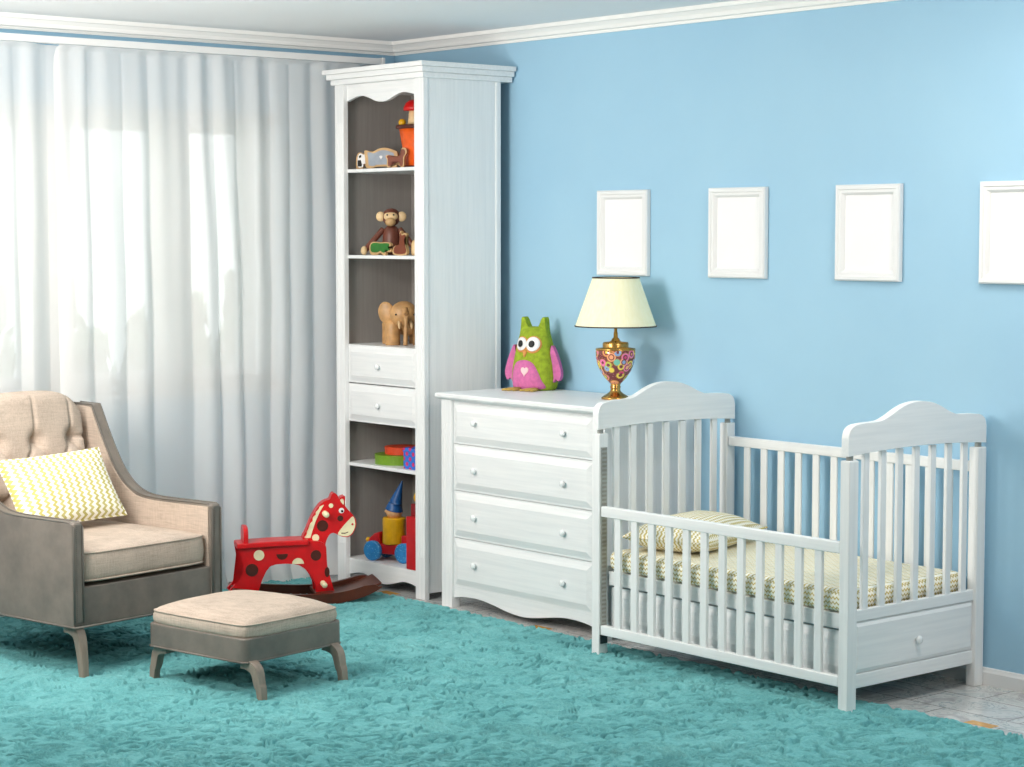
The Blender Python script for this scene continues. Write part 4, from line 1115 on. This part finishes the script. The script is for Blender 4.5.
obj('bulb', lathe(B(), [(0.012, 0.40), (0.014, 0.415), (0.027, 0.445), (0.030, 0.462), (0.024, 0.482), (0.008, 0.492)], (0, 0, 0), 20), M['white_paint'], lamp, smooth=True)

# ------------------------------------------------------------------ toys in the bookcase
def flat_toy(name, label, cat, x, y, z, outline, inlay, mat, scale=1.0, th=0.016, rz=0.0, extra=()):
    """cut-out wooden animal: tan plank silhouette with a painted inlay on both faces"""
    t = thing(name, label, cat, (x, y, z), rz, None)
    o = [(a * scale, b * scale) for a, b in smooth_path(outline, 3, True)]; mn = min(b for a, b in o); o = [(a, b - mn) for a, b in o]
    i = [(a * scale, b * scale - mn) for a, b in smooth_path(inlay, 3, True)]
    bm = prism(B(), o, 'y', -th / 2, th / 2); bmesh.ops.triangulate(bm, faces=[f for f in bm.faces if len(f.verts) > 4])
    p = obj('plank', bm, M['tan_wood'], t)
    for s in (-1, 1):
        bm = prism(B(), i, 'y', s * th / 2, s * (th / 2 + 0.0015)); bmesh.ops.triangulate(bm, faces=[f for f in bm.faces if len(f.verts) > 4])
        obj('painted_face', bm, M[mat], p)
    for nm, m2, poly in extra:
        bm = prism(B(), [(a * scale, b * scale - mn) for a, b in poly], 'y', -th / 2 - 0.0014, -th / 2 - 0.003); bmesh.ops.triangulate(bm, faces=[f for f in bm.faces if len(f.verts) > 4])
        obj(nm, bm, M[m2], p)
    return t
S1, S2, S3, S4, S5 = 2.0712, 1.6472, 1.2034, 0.6112, 0.1262
RZ = math.radians(25)
# panda
pan = [(-0.05, 0), (-0.052, 0.045), (-0.045, 0.07), (-0.03, 0.08), (-0.01, 0.072), (0.015, 0.085), (0.04, 0.082), (0.05, 0.06), (0.05, 0), (0.03, 0), (0.028, 0.02), (-0.01, 0.02), (-0.015, 0)]
flat_toy('wooden_panda', 'small black and white wooden panda cut-out at the left end of the top shelf', 'toy animal', 0.345, -0.44, S1, pan, [(a * 0.84, 0.008 + b * 0.84) for a, b in pan], 'white_paint', 1.0, rz=RZ,
         extra=[('patch', 'black', [(-0.042, 0.01), (-0.042, 0.04), (-0.024, 0.042), (-0.018, 0.02), (-0.02, 0.01)]), ('patch', 'black', [(0.012, 0.012), (0.008, 0.05), (0.034, 0.055), (0.04, 0.012)]), ('patch', 'black', [(-0.035, 0.062), (-0.022, 0.068), (-0.022, 0.055), (-0.034, 0.052)])])
pig = [(-0.085, 0.005), (-0.088, 0.04), (-0.095, 0.085), (-0.078, 0.088), (-0.05, 0.082), (-0.01, 0.098), (0.03, 0.100), (0.07, 0.088), (0.09, 0.075), (0.088, 0.03), (0.082, 0.0), (0.06, 0.0), (0.045, 0.008), (-0.03, 0.008), (-0.05, 0.0)]
flat_toy('wooden_pig', 'wooden animal cut-out with grey body and tan rim in the middle of the top shelf', 'toy animal', 0.478, -0.44, S1, pig, [(a * 0.8, 0.012 + b * 0.76) for a, b in pig], 'bluegrey', 1.0, rz=RZ,
         extra=[('heart', 'white_paint', [(0.0, 0.045), (-0.009, 0.056), (-0.006, 0.062), (0.0, 0.058), (0.006, 0.062), (0.009, 0.056)])])
cat_ = [(-0.05, 0), (-0.05, 0.035), (-0.058, 0.05), (-0.045, 0.058), (-0.02, 0.05), (0.02, 0.052), (0.034, 0.062), (0.030, 0.085), (0.045, 0.092), (0.058, 0.08), (0.056, 0.062), (0.045, 0.045), (0.042, 0), (0.026, 0), (0.02, 0.022), (-0.025, 0.022), (-0.032, 0)]
flat_toy('wooden_squirrel', 'small brown wooden animal cut-out with raised tail beside the orange flower pot', 'toy animal', 0.672, -0.495, S1, cat_, [(a * 0.86, 0.006 + b * 0.86) for a, b in cat_], 'rust', 1.0, rz=RZ)
# orange pot with a mushroom peg
pot = thing('toy_flower_pot', 'orange toy flower pot with brown rim on the top shelf', 'toy', (0.70, -0.345, S1))
obj('pot', lathe(B(), [(0.088, 0.0), (0.092, 0.004), (0.126, 0.195), (0.118, 0.198)], (0, 0, 0), 32), M['orange'], pot, smooth=True)
obj('rim', lathe(B(), [(0.126, 0.188), (0.140, 0.19), (0.142, 0.198), (0.138, 0.207), (0.100, 0.208)], (0, 0, 0), 32), M['spot_brown'], pot, smooth=True)
obj('saucer', lathe(B(), [(0.098, 0.0), (0.112, 0.006), (0.112, 0.010), (0.09, 0.011)], (0, 0, 0), 32), M['spot_brown'], pot, smooth=True)
obj('yellow_ball', ball(B(), (-0.112, -0.052, 0.2235), 0.019), M['yellow'], pot, smooth=True)
st = obj('mushroom_stem', lathe(B(), [(0.035, 0.206), (0.03, 0.24), (0.027, 0.285)], (-0.015, -0.05, 0), 20), M['pale_wood'], pot, smooth=True)
obj('mushroom_cap', lathe(B(), [(0.02, 0.276), (0.055, 0.278), (0.054, 0.292), (0.044, 0.313), (0.026, 0.327), (0.002, 0.332)], (-0.015, -0.05, 0), 24), M['cap_red'], st, smooth=True)
# monkey
mk = thing('wooden_monkey', 'brown wooden monkey with pale face sitting on the second shelf', 'toy animal', (0.484, -0.388, S2), math.radians(47))
obj('body', lathe(B(), [(0.032, 0.0), (0.046, 0.02), (0.047, 0.06), (0.042, 0.10), (0.036, 0.128), (0.024, 0.142), (0.012, 0.146)], (0, 0, 0), 24), M['walnut'], mk, smooth=True)
hm = obj('head', lathe(B(), [(0.012, 0.142), (0.03, 0.152), (0.043, 0.172), (0.045, 0.194), (0.038, 0.214), (0.022, 0.227), (0.003, 0.231)], (0, 0, 0), 24), M['walnut'], mk, smooth=True)
obj('face', ball(B(), (0, -0.030, 0.190), 0.031, (1.15, 0.6, 0.75)), M['pale_wood'], hm, smooth=True)
obj('muzzle', ball(B(), (0, -0.045, 0.163), 0.026, (1.0, 0.85, 0.85)), M['tan_wood'], hm, smooth=True)
for s in (-1, 1):
    obj('ear', ball(B(), (s * 0.052, -0.008, 0.190), 0.025, (0.95, 0.5, 1.0)), M['pale_wood'], hm, smooth=True)
    obj('eye', ball(B(), (s * 0.016, -0.047, 0.198), 0.0045, u=10, v=8), M['black'], hm, smooth=True)
    a = obj('arm', tube(B(), smooth_path([(s * 0.040, 0, 0.128), (s * 0.068, -0.012, 0.095), (s * 0.105, -0.03, 0.05), (s * 0.126, -0.045, 0.024)], 4), [0.015] * 8 + [0.0145] * 5, 12), M['walnut'], mk, smooth=True)
    obj('hand', ball(B(), (s * 0.131, -0.050, 0.0225), 0.021, (0.75, 0.9, 1.05)), M['pale_wood'], a, smooth=True)
    l = obj('leg', tube(B(), [(s * 0.028, -0.02, 0.018), (s * 0.04, -0.045, 0.017), (s * 0.048, -0.058, 0.017)], 0.016, 12), M['walnut'], mk, smooth=True)
    obj('foot', ball(B(), (s * 0.049, -0.062, 0.022), 0.019, (0.9, 0.6, 1.1)), M['pale_wood'], l, smooth=True)
croc = [(-0.095, 0.012), (-0.098, 0.045), (-0.08, 0.066), (-0.04, 0.070), (0.0, 0.066), (0.04, 0.068), (0.08, 0.066), (0.092, 0.05), (0.07, 0.042), (0.09, 0.03), (0.085, 0.015), (0.05, 0.018), (0.045, 0.0), (0.02, 0.0), (0.0, 0.012), (-0.03, 0.0), (-0.075, 0.0)]
flat_toy('wooden_crocodile', 'green wooden reptile cut-out in front of the wooden monkey', 'toy animal', 0.556, -0.503, S2, croc, [(a * 0.88, 0.014 + b * 0.72) for a, b in croc], 'croc_green', 0.92, th=0.014)
kan = [(-0.06, 0.0), (-0.065, 0.03), (-0.045, 0.045), (-0.02, 0.05), (-0.012, 0.08), (-0.01, 0.105), (0.0, 0.118), (0.008, 0.102), (0.03, 0.108), (0.048, 0.10), (0.036, 0.085), (0.034, 0.06), (0.045, 0.035), (0.042, 0.0)]
flat_toy('wooden_kangaroo', 'brown wooden animal cut-out sitting upright to the right of the green reptile', 'toy animal', 0.712, -0.495, S2, kan, [(a * 0.84, 0.007 + b * 0.86) for a, b in kan], 'rust', 0.98, th=0.014)
lion = [(-0.045, 0.0), (-0.05, 0.04), (-0.04, 0.068), (-0.015, 0.075), (0.02, 0.066), (0.05, 0.06), (0.055, 0.0), (0.035, 0.0), (0.02, 0.02), (-0.01, 0.02), (-0.015, 0.0)]
flat_toy('wooden_lamb', 'pale wooden animal cut-out half hidden behind the right post of the bookcase', 'toy animal', 0.828, -0.485, S2, lion, [(a * 0.8, 0.008 + b * 0.8) for a, b in lion], 'pale_wood', 0.95, th=0.014)
# elephant
el = thing('wooden_elephant', 'light oak wooden elephant standing on the third shelf', 'toy animal', (0.552, -0.355, S3), math.radians(60))
obj('body', ball(B(), (0.02, 0.06, 0.115), 0.09, (0.92, 1.15, 0.82), 28, 18), M['oak'], el, smooth=True)
eh = obj('head', ball(B(), (-0.012, -0.035, 0.152), 0.066, (1.08, 0.85, 1.0), 28, 18), M['oak'], el, smooth=True)
for s in (-1, 1):
    ea = ball(B(), (0, 0, 0), 0.05, (0.86, 0.26, 1.15), 20, 14); ea.transform(Matrix.Translation((-0.012 + s * 0.082, -0.008, 0.158)) @ Matrix.Rotation(math.radians(s * 22), 4, 'Z') @ Matrix.Rotation(math.radians(s * 14), 4, 'Y'))
    obj('ear', ea, M['oak'], eh, smooth=True)
    obj('eye', ball(B(), (-0.012 + s * 0.045, -0.079, 0.153), 0.005, u=10, v=8), M['black'], eh, smooth=True)
    obj('tusk', tube(B(), [(-0.012 + s * 0.028, -0.075, 0.118), (-0.012 + s * 0.030, -0.092, 0.10), (-0.012 + s * 0.030, -0.098, 0.084)], [0.008, 0.007, 0.003], 10), M['pale_wood'], eh, smooth=True)
    for y, k in ((-0.015, 1), (0.125, 1)):
        obj('leg', lathe(B(), [(0.036, 0.0), (0.037, 0.01), (0.036, 0.06), (0.038, 0.10), (0.022, 0.125)], (0.003 + s * 0.068, y, 0), 22), M['oak'], el, smooth=True)
obj('trunk', tube(B(), smooth_path([(-0.012, -0.078, 0.182), (-0.010, -0.098, 0.145), (-0.010, -0.102, 0.09), (-0.012, -0.102, 0.04), (-0.014, -0.104, 0.003)], 4), [(0.015 - 0.004 * min(1, k / 6), 0.013) for k in range(17)], 14), M['oak'], eh, smooth=True)
# round boxes
def tin(name, label, x, y, z, r, h, mat):
    t = thing(name, label, 'box', (x, y, z))
    obj('tub', lathe(B(), [(r * 0.985, 0), (r * 0.985, h * 0.62), (r * 0.96, h * 0.63)], (0, 0, 0), 36), M[mat], t, smooth=False)
    obj('lid', lathe(B(), [(r, h * 0.6), (r, h), (r * 0.97, h + 0.001)], (0, 0, 0), 36), M[mat], t, smooth=False)
tin('round_box', 'flat round green box on the fourth shelf, under the small red one', 0.515, -0.365, S4, 0.126, 0.047, 'green_toy')
tin('round_box', 'small round red box stacked on top of the round green box', 0.528, -0.360, S4 + 0.049, 0.088, 0.036, 'orange_red')
gb = thing('dotted_box', 'blue box with pink dots on the fourth shelf beside the round boxes', 'box', (0.795, -0.42, S4))
obj('tub', bx((-0.077, -0.077, 0), (0.077, 0.077, 0.085)), M['dotted'], gb, bevel=0.003)
obj('lid', bx((-0.080, -0.080, 0.083), (0.080, 0.080, 0.103)), M['dotted'], gb, bevel=0.003)
# truck with a peg doll
TA = math.radians(19)
tk = thing('toy_truck', 'red wooden toy truck with blue wheels on the bottom shelf', 'toy truck', (0.532, -0.415, S5), TA)
obj('chassis', bx((-0.145, -0.032, 0.035), (0.165, 0.062, 0.085)), M['red_toy'], tk, bevel=0.006, seg=3)
cab = strip_prism(B(), [(-0.135, 0.105), (-0.10, 0.135), (-0.068, 0.145)], [(-0.135, 0.08), (-0.10, 0.08), (-0.068, 0.08)], 'y', -0.032, 0.062)
obj('hood', cab, M['red_toy'], tk, bevel=0.008, seg=3)
obj('cargo_rail', bx((0.062, -0.032, 0.08), (0.160, 0.062, 0.135)), M['red_toy'], tk, bevel=0.006, seg=3)
obj('headlamp', ball(B(), (-0.148, -0.012, 0.098), 0.013), M['yellow'], tk, smooth=True)
for x in (-0.098, 0.088):
    for y0, y1 in ((-0.058, -0.033), (0.063, 0.085)):
        w = obj('wheel', lathe(B(), [(0.045, y0), (0.05, y0 + 0.004), (0.05, y1 - 0.004), (0.045, y1)], (x, 0, 0.0505), 28, 'y'), M['wheel'], tk)
        obj('axle_cap', lathe(B(), [(0.012, y0 - 0.003), (0.012, y0 + 0.002)] if y0 < 0 else [(0.012, y1 - 0.002), (0.012, y1 + 0.003)], (x, 0, 0.0505), 14, 'y'), M['blue_toy'], w)
pd = thing('peg_doll', 'yellow peg doll with blue pointed hat riding in the red toy truck', 'doll', tuple(Matrix.LocRotScale(tk.location, tk.rotation_euler, None) @ Vector((-0.008, 0.012, 0.0855))), TA)
obj('body', lathe(B(), [(0.055, 0.0), (0.058, 0.004), (0.058, 0.126), (0.053, 0.132)], (0, 0, 0), 30), M['yellow'], pd, smooth=False)
dh = obj('head', ball(B(), (0, 0, 0.160), 0.042, (1, 1, 0.9)), M['skin_wood'], pd, smooth=True)
obj('nose', ball(B(), (-0.032, -0.026, 0.162), 0.007, u=10, v=8), M['skin_wood'], dh, smooth=True)
rings = []
bm = B(); hp_ = [(0, 0, 0.168), (0.008, 0, 0.20), (0.022, 0, 0.24), (0.036, 0, 0.28), (0.050, 0, 0.318)]
tube(bm, smooth_path(hp_, 5), [0.044 * (1 - k / 20) + 0.001 + 0.0012 * (k % 2) for k in range(21)], 22); obj('hat', bm, M['blue_hat'], dh, smooth=True)
# red stacking tower, mostly behind the post
rt = thing('stacking_tower', 'tall red block toy at the right end of the bottom shelf', 'toy', (0.823, -0.475, S5))
obj('block', bx((-0.055, -0.045, 0), (0.055, 0.045, 0.258)), M['red_toy'], rt, bevel=0.004)
obj('top_block', bx((-0.05, -0.02, 0.258), (0.05, 0.04, 0.318)), M['dark_red'], rt, bevel=0.004)
obj('ball', ball(B(), (-0.01, 0.01, 0.350), 0.034), M['yellow'], rt, smooth=True)

# ------------------------------------------------------------------ light
w = bpy.data.worlds.new('sky'); sc.world = w; w.use_nodes = True
bg = w.node_tree.nodes['Background']; bg.inputs[0].default_value = (0.97, 0.99, 1.0, 1); bg.inputs[1].default_value = 2.1
def area(name, loc, target, size, power, col=(1, 1, 1), sy=None):
    l = bpy.data.lights.new(name, 'AREA'); l.energy = power; l.color = col; l.size = size
    if sy: l.shape = 'RECTANGLE'; l.size_y = sy
    o = bpy.data.objects.new(name, l); C.objects.link(o); o.location = loc
    o.rotation_euler = (Vector(target) - Vector(loc)).to_track_quat('-Z', 'Y').to_euler(); return o
LC = (1.0, 0.925, 0.85)
area('key_light', (1.6, -3.4, 2.66), (1.7, -1.7, 0.2), 0.9, 54, LC)  # unseen overhead light, added to brighten chair, rug and furniture fronts
area('wall_wash_light', (4.5, -1.05, 2.70), (4.0, -0.75, 0.0), 0.8, 34, LC)  # unseen light added to brighten the upper right of the blue wall
area('front_fill_light', (1.0, -6.4, 2.70), (1.8, -0.5, 0.9), 1.2, 20, LC)  # unseen frontal fill, added for the faces turned to the room
area('side_fill_light', (8.2, -2.2, 2.62), (2.6, -1.0, 1.0), 1.2, 64, (1.0, 0.90, 0.79))  # unseen fill added from the right for the crib end
area('ceiling_fill_light', (2.2, -4.1, 1.75), (1.1, -1.9, 2.75), 0.9, 76, LC)  # no fixture here: upward fill added to brighten the ceiling

# ------------------------------------------------------------------ camera and view
cam = bpy.data.cameras.new('camera'); co = bpy.data.objects.new('camera', cam); C.objects.link(co)
co.location = (8.65, -6.496, 1.75); co.rotation_euler = (math.radians(90 - 4.1655), 0, math.radians(49.848))
cam.sensor_width = 36; cam.lens = 36 * 2049.46 / 1024; cam.clip_end = 200
sc.camera = co
sc.view_settings.view_transform = 'Standard'; sc.view_settings.look = 'None'
sc.view_settings.gamma = 1; sc.view_settings.use_curve_mapping = False; sc.view_settings.exposure = 0.0
sc.cycles.use_denoising = True
sc.cycles.max_bounces = 10; sc.cycles.transparent_max_bounces = 24
sc.cycles.diffuse_bounces = 5
